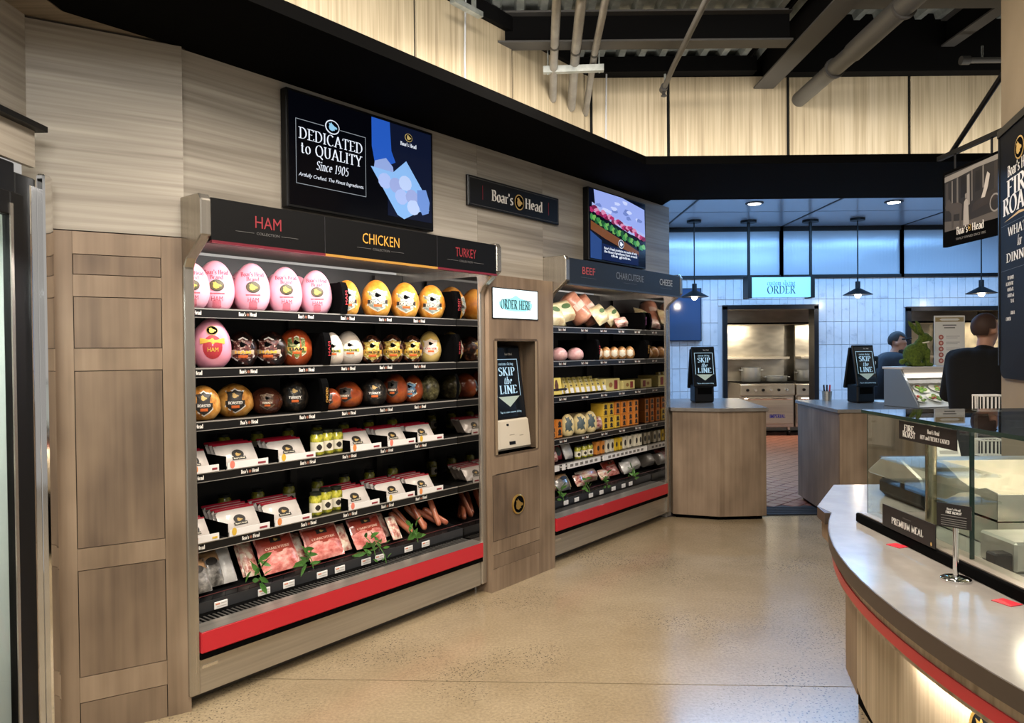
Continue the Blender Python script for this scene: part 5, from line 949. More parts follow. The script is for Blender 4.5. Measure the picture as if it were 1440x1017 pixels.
sub = bpy.data.objects.new('screen_graphics', None); COL.objects.link(sub); sub.parent = t; sub.location = (0, -.0225, .2); skip_screen(sub, .30, .445, 0, True)
MB().box(-.06, -.0, -.033, -.03, .03, .05).box(-.07, -.05, -.033, -.03, .15, .162).build('card_slot', BLACK, t); MB().box(-.05, .0, -.0315, -.03, .09, .092).box(.05, .09, -.0315, -.03, .08, .082).build('seam_mark', mat('mark_brown', hexc('7a7062'), .5), t)
# ================================================================== SCREENS AND SIGN ON THE LEFT WALL
EM = lambda n, h, e=1.: mat('px_'+n, tuple(c*.15 for c in hexc(h)), .12, emit=e, ecol=hexc(h), spec=.15)
def flat(par, pts, m, y, name='picture'): return MB().add([(p[0], y, p[1]) for p in pts], [tuple(range(len(pts)))]).build(name, m, par)
t = thing('wall_television', 'large wall television showing a dedicated to quality advert above the meat case', 'television', wp(.49, -.0, 2.118), ROTW); w_, h_ = .945, .542
box('housing', BLACK, 0, w_, 0, .045, 0, h_, t, .004); ds = box('display', EM('tvnight', '05060d', .6), .012, w_-.012, -.0015, 0, .014, h_-.012, t)
def U(x, y): return (x*w_, (1-y)*h_)
P = lambda *q: [U(x, y) for x, y in q]
flat(ds, P((.64, .03), (.98, .03), (.98, .92), (.64, .92)), EM('apron', '10172e', .8), -.003, 'picture_apron'); flat(ds, P((.53, .03), (.66, .03), (.67, .30), (.70, .4), (.63, .46), (.55, .45), (.53, .3)), EM('sleeve', '2456b8', .9), -.0036, 'picture_sleeve')
flat(ds, P((.55, .43), (.63, .38), (.68, .45), (.69, .58), (.6, .6), (.54, .52)), EM('hand', '8fa5dc', .85), -.004, 'picture_hand'); flat(ds, P((.52, .49), (.68, .50), (.78, .36), (.92, .64), (.96, .80), (.88, .83), (.76, .93), (.71, .90)), EM('paper', '86b4ea', .9), -.0046, 'picture_paper')
for k, (cx, cy) in enumerate(((.62, .60), (.70, .62), (.77, .58), (.74, .72), (.82, .70), (.83, .80))): flat(ds, [U(cx+.055*math.cos(a)*.9, cy+.075*math.sin(a)) for a in [i*.55+k for i in range(11)]], EM('slice%d' % (k % 3), ('a9bdf0', '9aa9dd', 'b9cdf5')[k % 3], .85), -.0052-k*.0003, 'picture_slice')
flat(ds, P((.86, .62), (.93, .60), (.96, .72), (.95, .83), (.9, .86), (.86, .75)), EM('hand2', '6f92d6', .85), -.0075, 'picture_hand')
TW = EM('text', 'dfe6f2', 1.0)
lg = MB()
for x0, x1, y0, y1 in ((.05, .053, .24, .79), (.485, .488, .24, .79), (.05, .485, .785, .79), (.05, .22, .24, .245), (.32, .485, .24, .245)): lg.add([(x0*w_, -.003, (1-y1)*h_), (x1*w_, -.003, (1-y1)*h_), (x1*w_, -.003, (1-y0)*h_), (x0*w_, -.003, (1-y0)*h_)], [(0, 1, 2, 3)])
lg.build('frame_line', EM('line', '8e959c', .9), ds); emb = emblem(ds, .27*w_, .765*h_, .034, -.003, ring=TW, bg=EM('tvnight', '05060d', .6), head=EM('headblue', '8fc6e6', .9))
for tx, cy, hh, wd, it in (('DEDICATED', .355, .052, .375, 0), ('to QUALITY', .475, .052, .36, 0), ('Since 1905', .60, .042, .19, .2)): text(tx, TW, ds, .268*w_, (1-cy)*h_, hh, -.003, width=wd, italic=it, weight=.13)
text('Artfully Crafted. The Finest Ingredients.', TW, ds, .268*w_, (1-.705)*h_, .017, -.003, width=.385, font='sans', italic=.3)
emblem(ds, .80*w_, .875*h_, .022, -.0038, ring=EM('goldpx', 'b59f62', .9), bg=EM('darkpx', '15151a', .5), head=EM('goldpx', 'b59f62')); text("Boar's Head", TW, ds, .80*w_, .805*h_, .02, -.0038, width=.115, weight=.2)
# brand sign
t = thing('brand_sign', 'long black brand sign with white lettering between the two wall screens', 'sign', wp(1.755, -.028, 2.318), ROTW); w_, h_ = .94, .182
box('plaque', mat('sign_black', hexc('0e0e10'), .35), 0, w_, 0, .02, 0, h_, t, .003)
MB().box(.012, w_-.012, -.001, 0, .012, .0135).box(.012, w_-.012, -.001, 0, h_-.0135, h_-.012).box(.012, .0135, -.001, 0, .012, h_-.012).box(w_-.0135, w_-.012, -.001, 0, .012, h_-.012).build('border_line', mat('rule_dim'), t)
MB().box(.13, .134, -.0014, 0, .05, .135).box(.815, .819, -.0014, 0, .05, .135).build('red_bar', mat('bar_red', hexc('7a1f2c'), .5), t)
text("Boar's", WHITE, t, .427, .092, .066, -.0014, width=.21, weight=.2, align='r'); text('Head', WHITE, t, .555, .092, .066, -.0014, width=.19, weight=.2, align='l'); emblem(t, .491, .088, .05, -.0014, asp=.95)
# second screen
t = thing('wall_television', 'wall screen showing a layered sandwich above the far case', 'television', wp(3.03, .0, 2.11), ROTW); w_, h_ = .865, .53
box('housing', BLACK, 0, w_, 0, .05, 0, h_, t, .004); ds = box('display', EM('tvblue', '0a0f20', .7), .01, w_-.01, -.0015, 0, .012, h_-.01, t)
flat(ds, P((.08, .02), (.55, .02), (.97, .10), (.98, .48), (.70, .40), (.40, .33), (.10, .22)), EM('bread', '93a5e6', .95), -.003, 'picture_bread')
flat(ds, P((.05, .2), (.1, .22), (.40, .33), (.70, .40), (.98, .48), (.98, .56), (.7, .52), (.4, .42), (.05, .32)), EM('cheesepx', 'a8b6e8', .9), -.0034, 'picture_cheese')
rs = random.Random(5)
def blob(cx, cy, rx, ry, m, y, nm): flat(ds, [U(min(.985, max(.015, cx+rx*rs.uniform(.6, 1.1)*math.cos(a_))), cy+ry*rs.uniform(.6, 1.15)*math.sin(a_)) for a_ in [i_*2*math.pi/11 for i_ in range(11)]], m, y, nm)
HP = [EM('ham0', 'b0306a', .85), EM('ham1', '7a2048', .85), EM('ham2', 'd68ab0', .85)]; LP_ = [EM('let0', '3f8a4a', .85), EM('let1', '6fae58', .85), EM('let2', '1f5530', .85)]; PL = EM('crumb', 'c2cdf4', .95)
for k in range(14): blob(rs.uniform(.15, .9), rs.uniform(.05, .3), .06, .03, PL if k % 2 else EM('crumb2', '6f83c4', .9), -.0036-.0001*k, 'picture_crumb')
for k in range(26): x = .05+k*.036; blob(x, .27+x*.28+rs.uniform(-.03, .03), .055, .04, HP[k % 3], -.0055-.00005*k, 'picture_ham')
for k in range(26): x = .04+k*.036; blob(x, .40+x*.30+rs.uniform(-.02, .03), .04, .05, LP_[k % 3], -.0072-.00003*k, 'picture_lettuce')
flat(ds, P((.02, .46), (.30, .56), (.6, .66), (.85, .76), (.85, .83), (.55, .76), (.25, .67), (.02, .58)), EM('crust', '7a4a2a', .8), -.008, 'picture_crust')
flat(ds, P((.02, .60), (.2, .7), (.2, .97), (.02, .97)), EM('bluepx', '2c4a86', .8), -.0045, 'picture_cloth'); flat(ds, P((.2, .74), (.84, .80), (.84, .97), (.2, .97)), EM('bluedk', '14224c', .8), -.0085, 'picture_caption')
emblem(ds, .52*w_, .30*h_, .034, -.0095, ring=TW, bg=EM('bluedk', '14224c'), head=TW)
for k, tx in enumerate(("Boar's Head products are made of only", 'the finest ingredients from around', 'the globe.')): text(tx, TW, ds, .52*w_, (.20-.045*k)*h_, .019, -.0095, width=(.5, .5, .3)[k], font='sans', weight=.02)
# ================================================================== ORDER COUNTERS
TOPM = noisy('counter_top_grey', [(.3, '6a655f'), (.7, '7d7770')], (14, 14, 14), .25)
def inset(poly, d):
    cx = sum(p[0] for p in poly)/len(poly); cy = sum(p[1] for p in poly)/len(poly); out = []
    for x, y in poly: v = Vector((cx-x, cy-y)); v.normalize(); out.append((x+v.x*d, y+v.y*d))
    return out
def counter(label, poly):
    cx = sum(p[0] for p in poly)/len(poly); cy = sum(p[1] for p in poly)/len(poly); L_ = [(x-cx, y-cy) for x, y in poly]
    t = thing('order_counter', label, 'counter', (cx, cy, 0)); b = inset(L_, .025)
    MB().prism(L_, .925, .955).build('counter_top', TOPM, t, bevel=.003)
    n = len(b)
    for i in range(n):
        p, q = Vector(b[i]), Vector(b[(i+1) % n]); d = (q-p).normalized(); nn = Vector((-d.y, d.x))
        MB().prism([tuple(p), tuple(q), tuple(q+nn*.02), tuple(p+nn*.02)], .035, .925).build('side_panel', DKBR, t)
    MB().prism(inset(L_, .07), 0, .04).build('toe_kick', MATTE, t); MB().prism(inset(L_, .06), .9, .924).build('core', MATTE, t)
    return t
lc = counter('faceted brown order counter standing at the end of the far case', [(1.362, 6.36), (1.743, 6.22), (2.166, 6.25), (2.30, 7.54), (1.362, 7.54)][::1])
rc = counter('brown order counter right of the gap, carrying the second tablet and the food display', [(2.64, 6.0), (4.7, 6.0), (4.7, 7.19), (2.75, 7.19)])
def tablet(px, py, z, label, rz, w_=.22):
    p = pz(px, py, z); t = thing('order_tablet', label, 'tablet', p+Vector((0, 0, .001)), rz, 'tablets on the order counters')
    box('printer_base', BLACK, -w_*.42, w_*.42, -.06, .09, 0, .17, t, .012); box('paper_slot', MATTE, -w_*.3, w_*.3, -.064, -.06, .08, .14, t)
    fr_ = bpy.data.objects.new('screen_pair', None); COL.objects.link(fr_); fr_.parent = t
    a = MB().box(-w_/2, w_/2, -.012, .012, 0, .38); o = a.build('front_screen', BLACK, t, bevel=.006, loc=(0, -.075, .15), rot=(-.2, 0, 0)); bpy.data.objects.remove(fr_)
    box('display', mat('skip_screen_dark'), -w_*.44, w_*.44, -.0132, -.012, .02, .36, o)
    g = bpy.data.objects.new('tmp', None); COL.objects.link(g); g.parent = o
    skip_screen(o, w_, .38, -.0145, False); bpy.data.objects.remove(g)
    MB().box(-w_/2, w_/2, -.012, .012, 0, .38).build('rear_screen', BLACK, t, bevel=.006, loc=(0, .11, .13), rot=(.2, 0, 0))
    return t
tablet(988, 566, .956, 'black order tablet on the left order counter', .08); tablet(1212, 566, .956, 'black order tablet on the right order counter', .22)
p = pz(1170, 560, .956); t = thing('pen_cup', 'pen cup with black and red pens at the far left of the right counter', 'cup', Vector((3.0, 7.05, .9555)))
MB().lathe([(.04, 0), (.045, .09), (.04, .09), (.036, .01)], 16).build('cup', STEEL, t, True)
for k, m_ in enumerate((BLACK, BLACK, mat('pen_red', hexc('c0202c'), .4))): MB().tube([(-.02+.02*k, 0, .02), (-.03+.03*k, 0, .15)], .008, 8).build('pen', m_, t)
t = tag(MB().add([(0, 0, 0), (.3, .02, 0), (.32, .24, 0), (.02, .22, 0), (0, 0, .003), (.3, .02, .003), (.32, .24, .003), (.02, .22, .003)], [(0, 1, 2, 3), (4, 5, 6, 7), (0, 1, 5, 4), (1, 2, 6, 5), (2, 3, 7, 6), (3, 0, 4, 7)]).build('paper_sheet', WHITE, loc=pz(1236, 566, .957)), 'white paper sheets lying beside the right order tablet', 'paper')
# countertop food display
DA = math.radians(17); fd = pz(1247, 571, .956); fd.y += .05
t = thing('food_display', 'countertop chilled display with grey end panel and slanted glass full of platters', 'display case', fd, DA)
ep = [(0, 0), (0, .31), (-.16, .315), (-.42, .02), (-.42, 0)]     # (y, z), front toward -y
ep = [(.0, 0), (.0, .315), (-.18, .315), (-.36, .03), (-.36, 0)]
MB().prism(ep, 0, .02, 0).build('end_panel', mat('display_grey', hexc('8d959b'), .35, .4), t, bevel=.003); MB().prism(ep, 1.0, 1.02, 0).build('end_panel', mat('display_grey'), t)
box('top_shelf', mat('display_white', hexc('d8cfc6'), .4), .0, 1.02, -.2, .02, .315, .335, t, .003); box('top_fascia', mat('display_white'), .02, 1.0, -.195, -.18, .24, .315, t); box('back_panel', mat('display_white'), .02, 1.0, -.02, 0, 0, .315, t)
MB().add([(.02, -.2, .24), (1.0, -.2, .24), (1.0, -.36, .03), (.02, -.36, .03)], [(0, 1, 2, 3)]).build('slanted_glass', GLASS, t)
MB().add([(.02, -.34, .005), (1., -.34, .005), (1., -.04, .16), (.02, -.04, .16)], [(0, 1, 2, 3)]).build('display_bed', mat('ice_bed', hexc('dfe3e2'), .4), t)
l = area('display_tube', fd+Vector((.5, -.1, .27)), fd+Vector((.5, -.3, 0)), .9, .03, .9, (1, .95, .88)); l.rotation_euler = (math.radians(25), 0, DA)
for i in range(10):
    x, y = .12+.165*(i % 5), (-.115, -.245)[i//5]; lb = 'small platter of salad and meat, %s from the grey end panel in the %s row' % (ORD[i % 5], ('rear', 'front')[i//5])
    z = .005+(y+.34)/.3*.155; c_, s_ = math.cos(DA), math.sin(DA); loc = fd+Vector((x*c_-y*s_, x*s_+y*c_, z+.012))
    q = thing('food_platter', lb, 'platter', loc, DA, 'platters in the food display'); q.rotation_euler = (Matrix.Rotation(DA, 3, 'Z') @ Matrix.Rotation(.45, 3, 'X')).to_euler()
    MB().lathe([(.04, 0), (.066, .008), (.068, .01), (.04, .004)], 24).build('plate', WHITE, q, True)
    rd = random.Random(i)
    for k in range(12): r = rd.uniform(.011, .02); MB().ball((rd.uniform(-.045, .045), rd.uniform(-.045, .045), .011), (r, r, r*.6), 8, 6).build('food_piece', mat('food_%d' % rd.randrange(6), hexc(('b5402e', 'd9a04a', '5f8a3c', 'e6dccb', 'a8524a', '86a850')[rd.randrange(6)]), .4), q, True)
# moss rabbit
def remesh(name, mb, m, voxel, parent=None, loc=None, rot=None, smooth_it=8):
    me = mb.data(name, None); o = bpy.data.objects.new('tmp_r', me); COL.objects.link(o); r = o.modifiers.new('r', 'REMESH'); r.mode = 'VOXEL'; r.voxel_size = voxel
    s_ = o.modifiers.new('s', 'SMOOTH'); s_.iterations = smooth_it; s_.factor = .5
    dg = bpy.context.evaluated_depsgraph_get(); nm = bpy.data.meshes.new_from_object(o.evaluated_get(dg)); bpy.data.objects.remove(o); nm.name = name
    nm.materials.clear(); nm.materials.append(m)
    for p_ in nm.polygons: p_.use_smooth = True
    return obj(name, nm, parent, loc, rot)
def limb(m, pts, n=9):
    """chain of overlapping balls through (point, radius) pairs"""
    for (p0, r0), (p1, r1) in zip(pts, pts[1:]):
        for k in range(n+1):
            q = k/n; r = r0+(r1-r0)*q; m.ball([a+(b-a)*q for a, b in zip(p0, p1)], r, 12, 8)
MOSS = noisy('moss', [(.3, '3a4a14'), (.6, '5f7224'), (.8, '7f9038')], (60, 60, 60), .95, detail=5, bump=1.)
c_, s_ = math.cos(DA), math.sin(DA); loc = fd+Vector((.28*c_+.1*s_, .28*s_-.1*c_, .336))
rb = MB(); rb.ball((-.05, 0, .10), (.085, .07, .095), 16, 12); rb.ball((.01, 0, .15), (.06, .055, .09), 16, 12); rb.ball((.045, 0, .245), (.05, .04, .042), 16, 12); rb.ball((.085, 0, .235), (.03, .027, .026), 12, 8); rb.ball((-.06, -.045, .065), (.055, .035, .06), 12, 8); rb.ball((-.06, .045, .065), (.055, .035, .06), 12, 8); rb.ball((-.145, 0, .04), (.028, .026, .026), 12, 8)
for q in (-1, 1): limb(rb, [((.055, q*.028, .13), .026), ((.06, q*.028, .015), .017), ((.09, q*.028, .012), .016)]); limb(rb, [((-.07, q*.05, .018), .02), ((.0, q*.05, .014), .018)]); limb(rb, [((.025, q*.018, .27), .016), ((-.01, q*.025, .31), .024), ((-.04-.015*q, q*.03, .36), .018), ((-.058-.015*q, q*.03, .385), .008)])
rt = thing('moss_rabbit', 'green moss covered sitting rabbit figure on top of the food display', 'figurine', loc, 0); remesh('rabbit_body', rb, MOSS, .006, rt, (0, 0, 0), None, 5)
MB().tube([(.03+.048*math.cos(a), .046*math.sin(a), .203+.008*math.cos(a)) for a in [i*math.pi/8 for i in range(17)]], .006, 8, False).build('neck_ribbon', CREAM, rt, True)
# poster on the display
PST = min((fd+Vector((x_*c_+.04*s_, x_*s_-.04*c_, .336)) for x_ in [i_*.01 for i_ in range(20, 95)]), key=lambda v: abs(720+F*v.x/v.y-1335))
t = thing('poster_stand', 'white poster with tan header and five red round pictures behind the moss rabbit', 'poster', PST); w_ = .27; h_ = .44
box('poster_board', WHITE, -w_/2, w_/2, 0, .006, 0, h_, t); box('header_band', mat('band_tan', hexc('a8946a'), .5), -w_/2+.01, w_/2-.01, -.001, 0, h_-.055, h_-.015, t); MB().add([(-.09, -.002, h_-.035), (-.07, -.002, h_-.045), (.07, -.002, h_-.045), (.09, -.002, h_-.035), (.07, -.002, h_-.025), (-.07, -.002, h_-.025)], [(0, 1, 2, 3, 4, 5)]).build('header_plate', WHITE, t)
PG = mat('print_grey'); [box('print_line', mat('print_dim'), -.06+.012*q_, .06-.012*q_, -.001, 0, h_-.09-.022*q_, h_-.08-.022*q_, t) for q_ in range(2)]
for k in range(5): polymesh(OVAL, .022, .022, -.075, h_-.19-k*.052, -.001).build('round_picture', mat('pic_red', hexc('b5584e'), .5), t); polymesh(OVAL, .011, .011, -.075, h_-.19-k*.052, -.002).build('round_picture_centre', mat('pic_pale', hexc('e3b8a8'), .5), t); box('text_line', PG, -.03, .09, -.001, 0, h_-.185-k*.052, h_-.18-k*.052, t); box('text_line', PG, -.03, .07, -.001, 0, h_-.2-k*.052, h_-.195-k*.052, t)
box('stand_foot', WHITE, -w_/2, w_/2, -.03, .03, -.0, .006, t)
# printer behind first man
p = pd(1222, 510, 7.1); t = thing('label_printer', 'small black label printer on a post behind the right tablet', 'printer', (p.x, 7.1, .956)); box('post', STEEL, -.02, .02, 0, .03, 0, .3, t); box('printer_head', BLACK, -.08, .08, -.03, .1, .3, .42, t, .01); box('paper_slip', WHITE, -.04, .05, -.034, -.03, .34, .37, t)

# ================================================================== PEOPLE
SKIN = mat('skin', hexc('b98a72'), .5); HAIRD = mat('hair_dark', hexc('221d1b'), .7); HAIRB = mat('hair_brown', hexc('3f2a20'), .7)
def head(mb, c, f, s=1.):
    """skull, jaw, nose, brows, ears and neck stub; f = unit facing direction in xy, tilt down given by f.z"""
    c = Vector(c); f = Vector(f).normalized(); side = Vector((0, 0, 1)).cross(f).normalized(); up = f.cross(side)
    def P(a, b, d): return c + f*a*s + side*b*s + up*d*s
    mb.ball(P(-.012, 0, .03), (.084*s, .084*s, .092*s), 16, 12); mb.ball(P(.03, 0, -.03), (.06*s, .06*s, .075*s), 14, 10); mb.ball(P(.055, 0, -.085), (.03*s, .035*s, .028*s), 10, 8)
    limb(mb, [(P(.085, 0, .015), .012*s), (P(.108, 0, -.022), .016*s)], 4); mb.ball(P(.075, 0, -.058), (.018*s, .024*s, .01*s), 8, 6); mb.ball(P(.07, .03, .03), .018*s, 8, 6); mb.ball(P(.07, -.03, .03), .018*s, 8, 6)
    for q in (-1, 1): mb.ball(P(-.01, q*.082, -.005), (.022*s, .016*s, .03*s), 8, 6)
    return P, side, up
def hand(mb, w, d, s=1.):
    """palm and five bent fingers from wrist w along d"""
    d = Vector(d).normalized(); sd = d.orthogonal().normalized(); nn = d.cross(sd); w = Vector(w); mb.ball(w+d*.045, (.036, .036, .03), 10, 8)
    for k, (o, ln) in enumerate(((-.03, .06), (-.011, .075), (.009, .07), (.028, .055))): a = w+d*.07+sd*o; b = a+d*ln*.55+nn*.01; c = b+d*ln*.35+nn*.03; limb(mb, [(a, .010), (b, .009), (c, .008)], 4)
    a = w+d*.03-sd*.035; limb(mb, [(a, .012), (a+d*.03-sd*.025+nn*.01, .010), (a+d*.05-sd*.02+nn*.03, .009)], 4)
def person(label, base, facing, lean, height, hair_fn, top_m, pant_m, headf):
    k = height/1.75; f = Vector((facing[0], facing[1], 0)).normalized(); sd = Vector((0, 0, 1)).cross(f)   # sd = person's left
    t = thing('person', label, 'person', base)
    def Q(a, b, z): return Vector((f.x*a+sd.x*b, f.y*a+sd.y*b, z))*k
    hipz, shz = .95, 1.42; ln = lean
    sh = lambda b: Q(ln, b, shz-ln*.25); hd_c = Q(ln+.05+.06*ln, 0, 1.63-ln*.3)
    bm_ = MB(); cl = MB(); pn = MB()
    neck = Q(ln+.01, 0, shz+.04-ln*.28); limb(bm_, [(Q(ln*.6, 0, 1.2), .1), (neck, .056), (hd_c-Vector((0, 0, .06)), .054)]); head(bm_, hd_c, headf, k)
    for q in (-1, 1):
        el = Q(ln+.08, q*.27, 1.13); wr = Q(ln+.30, q*.17, 1.06); limb(bm_, [(sh(q*.17), .05), (el, .04), (wr, .028)]); hand(bm_, wr, Q(.3, -q*.06, -.05))
        limb(cl, [(sh(q*.10), .085), (sh(q*.185), .072), (el, .055), (el.lerp(wr, .85), .042)])
        limb(bm_, [(Q(0, q*.09, hipz), .07), (Q(.02, q*.1, .5), .05), (Q(0, q*.1, .08), .036), (Q(.13, q*.11, .04), .035)]); limb(pn, [(Q(0, q*.09, hipz), .105), (Q(.02, q*.1, .5), .075), (Q(0, q*.1, .12), .065)])
        sho = MB(); limb(sho, [(Q(-.04, q*.1, .05), .05), (Q(.15, q*.11, .045), .045)]); sho.build('shoe', BLACK, t, True)
    for j in range(16):
        u_ = j/15; z = .92+.47*u_; a = ln*u_**1.2; rx = .15+.035*math.sin(math.pi*min(1, u_*1.05)*.62)
        for q in (-.075, 0, .075): cl.ball(Q(a, q*(1+.35*u_), z), (rx*.80*k, rx*.80*k, .1*k), 14, 10)
    limb(cl, [(Q(ln, 0, shz-.02-ln*.25), .09), (neck+Vector((0, 0, .01)), .066)])
    remesh('body', bm_, SKIN, .011, t, None, None, 3); remesh('top', cl, top_m, .014, t, None, None, 6); remesh('trousers', pn, pant_m, .016, t, None, None, 6); hair_fn(t, hd_c, k, Vector(headf).normalized()); return t
def hair_short(m_):
    def fn(t, c, k, f):
        sd = Vector((0, 0, 1)).cross(f).normalized(); up = f.cross(sd); m = MB(); m.ball((0, 0, 0), 1, 24, 16); keep = []
        vs = [Vector(v) for v in m.v]
        idx = [i for i, v in enumerate(vs) if v.z > (-.72 if v.x < -.25 else -.2 if v.x < .2 else .45)]
        ok = set(idx); m.f = [q for q in m.f if all(i in ok for i in q)]
        m.v = [tuple(c + f*(v.x*.094-.014)*k + sd*v.y*.092*k + up*(v.z*.100+.03)*k) for v in vs]; m.build('hair', m_, t, 'all')
    return fn
def hair_glasses(t, c, k, f):
    hair_short(HAIRD)(t, c, k, f); sd = Vector((0, 0, 1)).cross(f).normalized(); up = f.cross(sd)
    MB().tube([c+f*.02+sd*.095+up*.05, c+f*.10+sd*.04+up*.085, c+f*.105+up*.08, c+f*.10-sd*.04+up*.085, c+f*.02-sd*.095+up*.05], .008, 8).build('glasses_on_head', BLACK, t, True)
    bd_ = MB(); bd_.ball(c+f*.045-up*.075, (.05, .058, .045), 12, 8); bd_.build('beard', HAIRD, t, 'all')
NAVYC = noisy('navy_jacket', [(.3, '0e131b'), (.7, '1a212c')], (8, 8, 8), .8); BLKC = noisy('black_shirt', [(.3, '020203'), (.7, '050506')], (8, 8, 8), .95); DPANT = mat('dark_trousers', hexc('15161a'), .8)
b1 = pd(1247, 500, 7.75); person('man in navy jacket with glasses pushed up, looking down behind the right counter', (b1.x-.12, 7.75, 0), (.95, -.3), .16, 1.66, hair_glasses, NAVYC, DPANT, (.9, -.35, -.35))
b2 = pd(1380, 500, 5.25); person('man in black shirt seen from behind beside the tan column', (b2.x, 5.25, 0), (.75, .66), .05, 1.70, hair_short(HAIRB), BLKC, DPANT, (.95, .3, -.08))
# ================================================================== CARVING COUNTER (right foreground)
CX, CY, CRAD = 3.0, 1.42, 2.2
def arcp(r, y0, y1, n=26):
    out = []
    for i in range(n+1):
        y = y0+(y1-y0)*i/n; out.append((CX-math.sqrt(r*r-(y-CY)**2), y))
    return out
t = thing('carving_counter', 'curved oak carving counter with grey top and red stripe in the right foreground', 'counter', (1.5, 1.6, 0)); OX, OY = 1.5, 1.6
def loc_(P): return [(x-OX, y-OY) for x, y in P]
back = [(2.0, -.2), (2.0, 2.98), (1.295, 2.98), (1.063, 2.577)]
CTOP = noisy('quartz_top', [(.3, '857f78'), (.7, '99938c')], (7, 7, 7), .16, detail=5)
edge = arcp(CRAD, 2.47, -.2)
def curved(name, r, z0, z1, m, y0=2.47, y1=-.2, thick=.03, n=40):
    a = arcp(r, y0, y1, n); b = arcp(r-thick, y0, y1, n); return MB().prism(loc_(a+b[::-1]), z0, z1).build(name, m, t, True)
MB().prism(loc_(edge+back), .87, .90).build('counter_top', CTOP, t)
MB().prism(loc_(arcp(CRAD+.003, 2.47, -.2)+[(x, y) for x, y in arcp(CRAD-.02, 2.47, -.2)[::-1]]), .862, .8995).build('top_edge', mat('edge_brown', hexc('4b4037'), .4), t, True)
MB().prism(loc_([(1.295, 2.982), (1.061, 2.577), (1.043, 2.47), (1.062, 2.47), (1.08, 2.57), (1.31, 2.97)]), .862, .8995).build('top_edge', mat('edge_brown'), t)
curved('apron', CRAD-.012, .835, .862, COUNTERW); curved('apron', CRAD-.012, .80, .812, COUNTERW)
curved('red_stripe', CRAD-.008, .811, .836, RED)
MB().prism(loc_([(1.052, 2.46), (1.072, 2.565), (1.30, 2.95), (1.32, 2.93), (1.09, 2.55), (1.07, 2.46)]), .80, .862).build('apron_end', DKBR, t)
curved('front_panel', CRAD-.06, .50, .80, COUNTERW, 2.06, -.2)
fx, fy = arcp(CRAD-.06, 2.06, 2.06, 1)[0]
MB().prism(loc_([(fx, fy), (fx+.045, fy+.17), (fx+.3, fy+.4), (fx+.3, fy+.37), (fx+.06, fy+.16), (fx+.02, fy)]), .48, .80).build('end_facet', DKBR, t)
MB().prism(loc_(arcp(CRAD-.09, 2.0, -.2)+[(2.0, -.2), (2.0, 2.5), (1.3, 2.5)]), .50, .52).build('underside', MATTE, t)
MB().prism(loc_([(1.40, 3.0), (1.30, 2.4), (1.12, 1.9), (1.05, 1.4), (1.1, -.2), (1.98, -.2), (1.98, 3.0)]), 0, .50).build('black_base', MATTE, t)
for y_ in (.35, .72, 1.08, 1.42):
    x_ = CX-math.sqrt(2.163**2-(y_-CY)**2); l = area('counter_led', (x_, y_, .797), (x_+.02, y_, 0), .34, .01, 1.5, (1, .93, .84)); l.rotation_euler = (0, math.radians(-10), math.pi/2-math.atan((y_-CY)/2.1)*-1); l.rotation_euler = (math.radians(8), 0, math.atan2(-1, (y_-CY)/-2.1))
# emblem on the front
p = pz(1352, 1008, .78); ey = 1.33; ex = CX-math.sqrt((CRAD-.06)**2-(ey-CY)**2); nrm = Vector((ex-CX, ey-CY, 0)).normalized(); ez = .745
e = thing('brass_emblem', 'round brass emblem badge on the front of the carving counter', 'emblem', (ex, ey, ez), math.atan2(nrm.y, nrm.x)+math.pi/2)
MB().lathe([(.05, 0), (.05, .008), (.045, .012), (.04, .008), (.0, .008)], 32).build('brass_ring', GOLD, e, True, rot=(math.pi/2, 0, 0)); disc(.041, .041, 32, -.0095).build('dark_field', MATTE, e); polymesh(HEADP, .035, .035, 0, 0, -.0125).build('boar_head', GOLD, e)
for px, py, lb in ((1262, 768, 'small red sticker on the counter top near the premium meal sign'), (1416, 848, 'small red sticker on the counter top at the right edge')):
    p = pz(px, py, .9); tag(box('red_sticker', mat('sticker_red', hexc('c4303c'), .4), -.018, .018, -.022, .022, 0, .0012, loc=p+Vector((0, 0, .0004)), rot=(0, 0, .35)), lb, 'sticker')
# sneeze guard
gx, gy = 1.085, 2.34; g = thing('glass_guard', 'clear glass sneeze guard box on the carving counter', 'sneeze guard', (gx, gy, .901))
GT = glass('guard_glass', (.95, .98, .965), 1.)
MB().box(0, .07, -2.4, 0.0, 0, .028).build('base_rail', MATTE, g, bevel=.003); box('rail_cap', mat('rail_pink_grey', hexc('a89c90'), .3, .5), .008, .062, -2.4, -.01, .028, .031, g)
box('front_pane', GT, .03, .038, -.53, -.02, .031, .345, g); box('front_pane', GT, .03, .038, -2.4, -.54, .031, .345, g)
box('end_pane', GT, .04, .9, -.012, -.004, .031, .345, g); box('top_pane', glass('guard_top_glass', (.92, .97, .95), 1.5), .02, .9, -2.4, -.0, .345, .355, g)
box('pane_edge', mat('glass_edge', hexc('0f2a22'), .15), .019, .02, -2.4, 0, .345, .355, g); box('pane_edge', mat('glass_edge'), .029, .04, -.5405, -.5375, .03, .345, g); box('pane_edge', mat('glass_edge'), .029, .0305, -.0205, -.0185, .03, .345, g)
MB().tube([(.2, -.07, .0), (.2, -.07, .335)], .016, 18).build('steel_post', mat('satin_brass_steel', hexc('b9ad94'), .25, 1.), g, True)
for q in (.2, .13): box('glass_shelf', GT, .06, .2, -.4, -.03, .335-q, .341-q, g)
t2 = thing('guard_sign', 'black fire roast sign fixed inside the top of the glass guard', 'sign', (gx+.026, 2.125, 1.19), -math.pi/2); w_, h_ = .275, .052
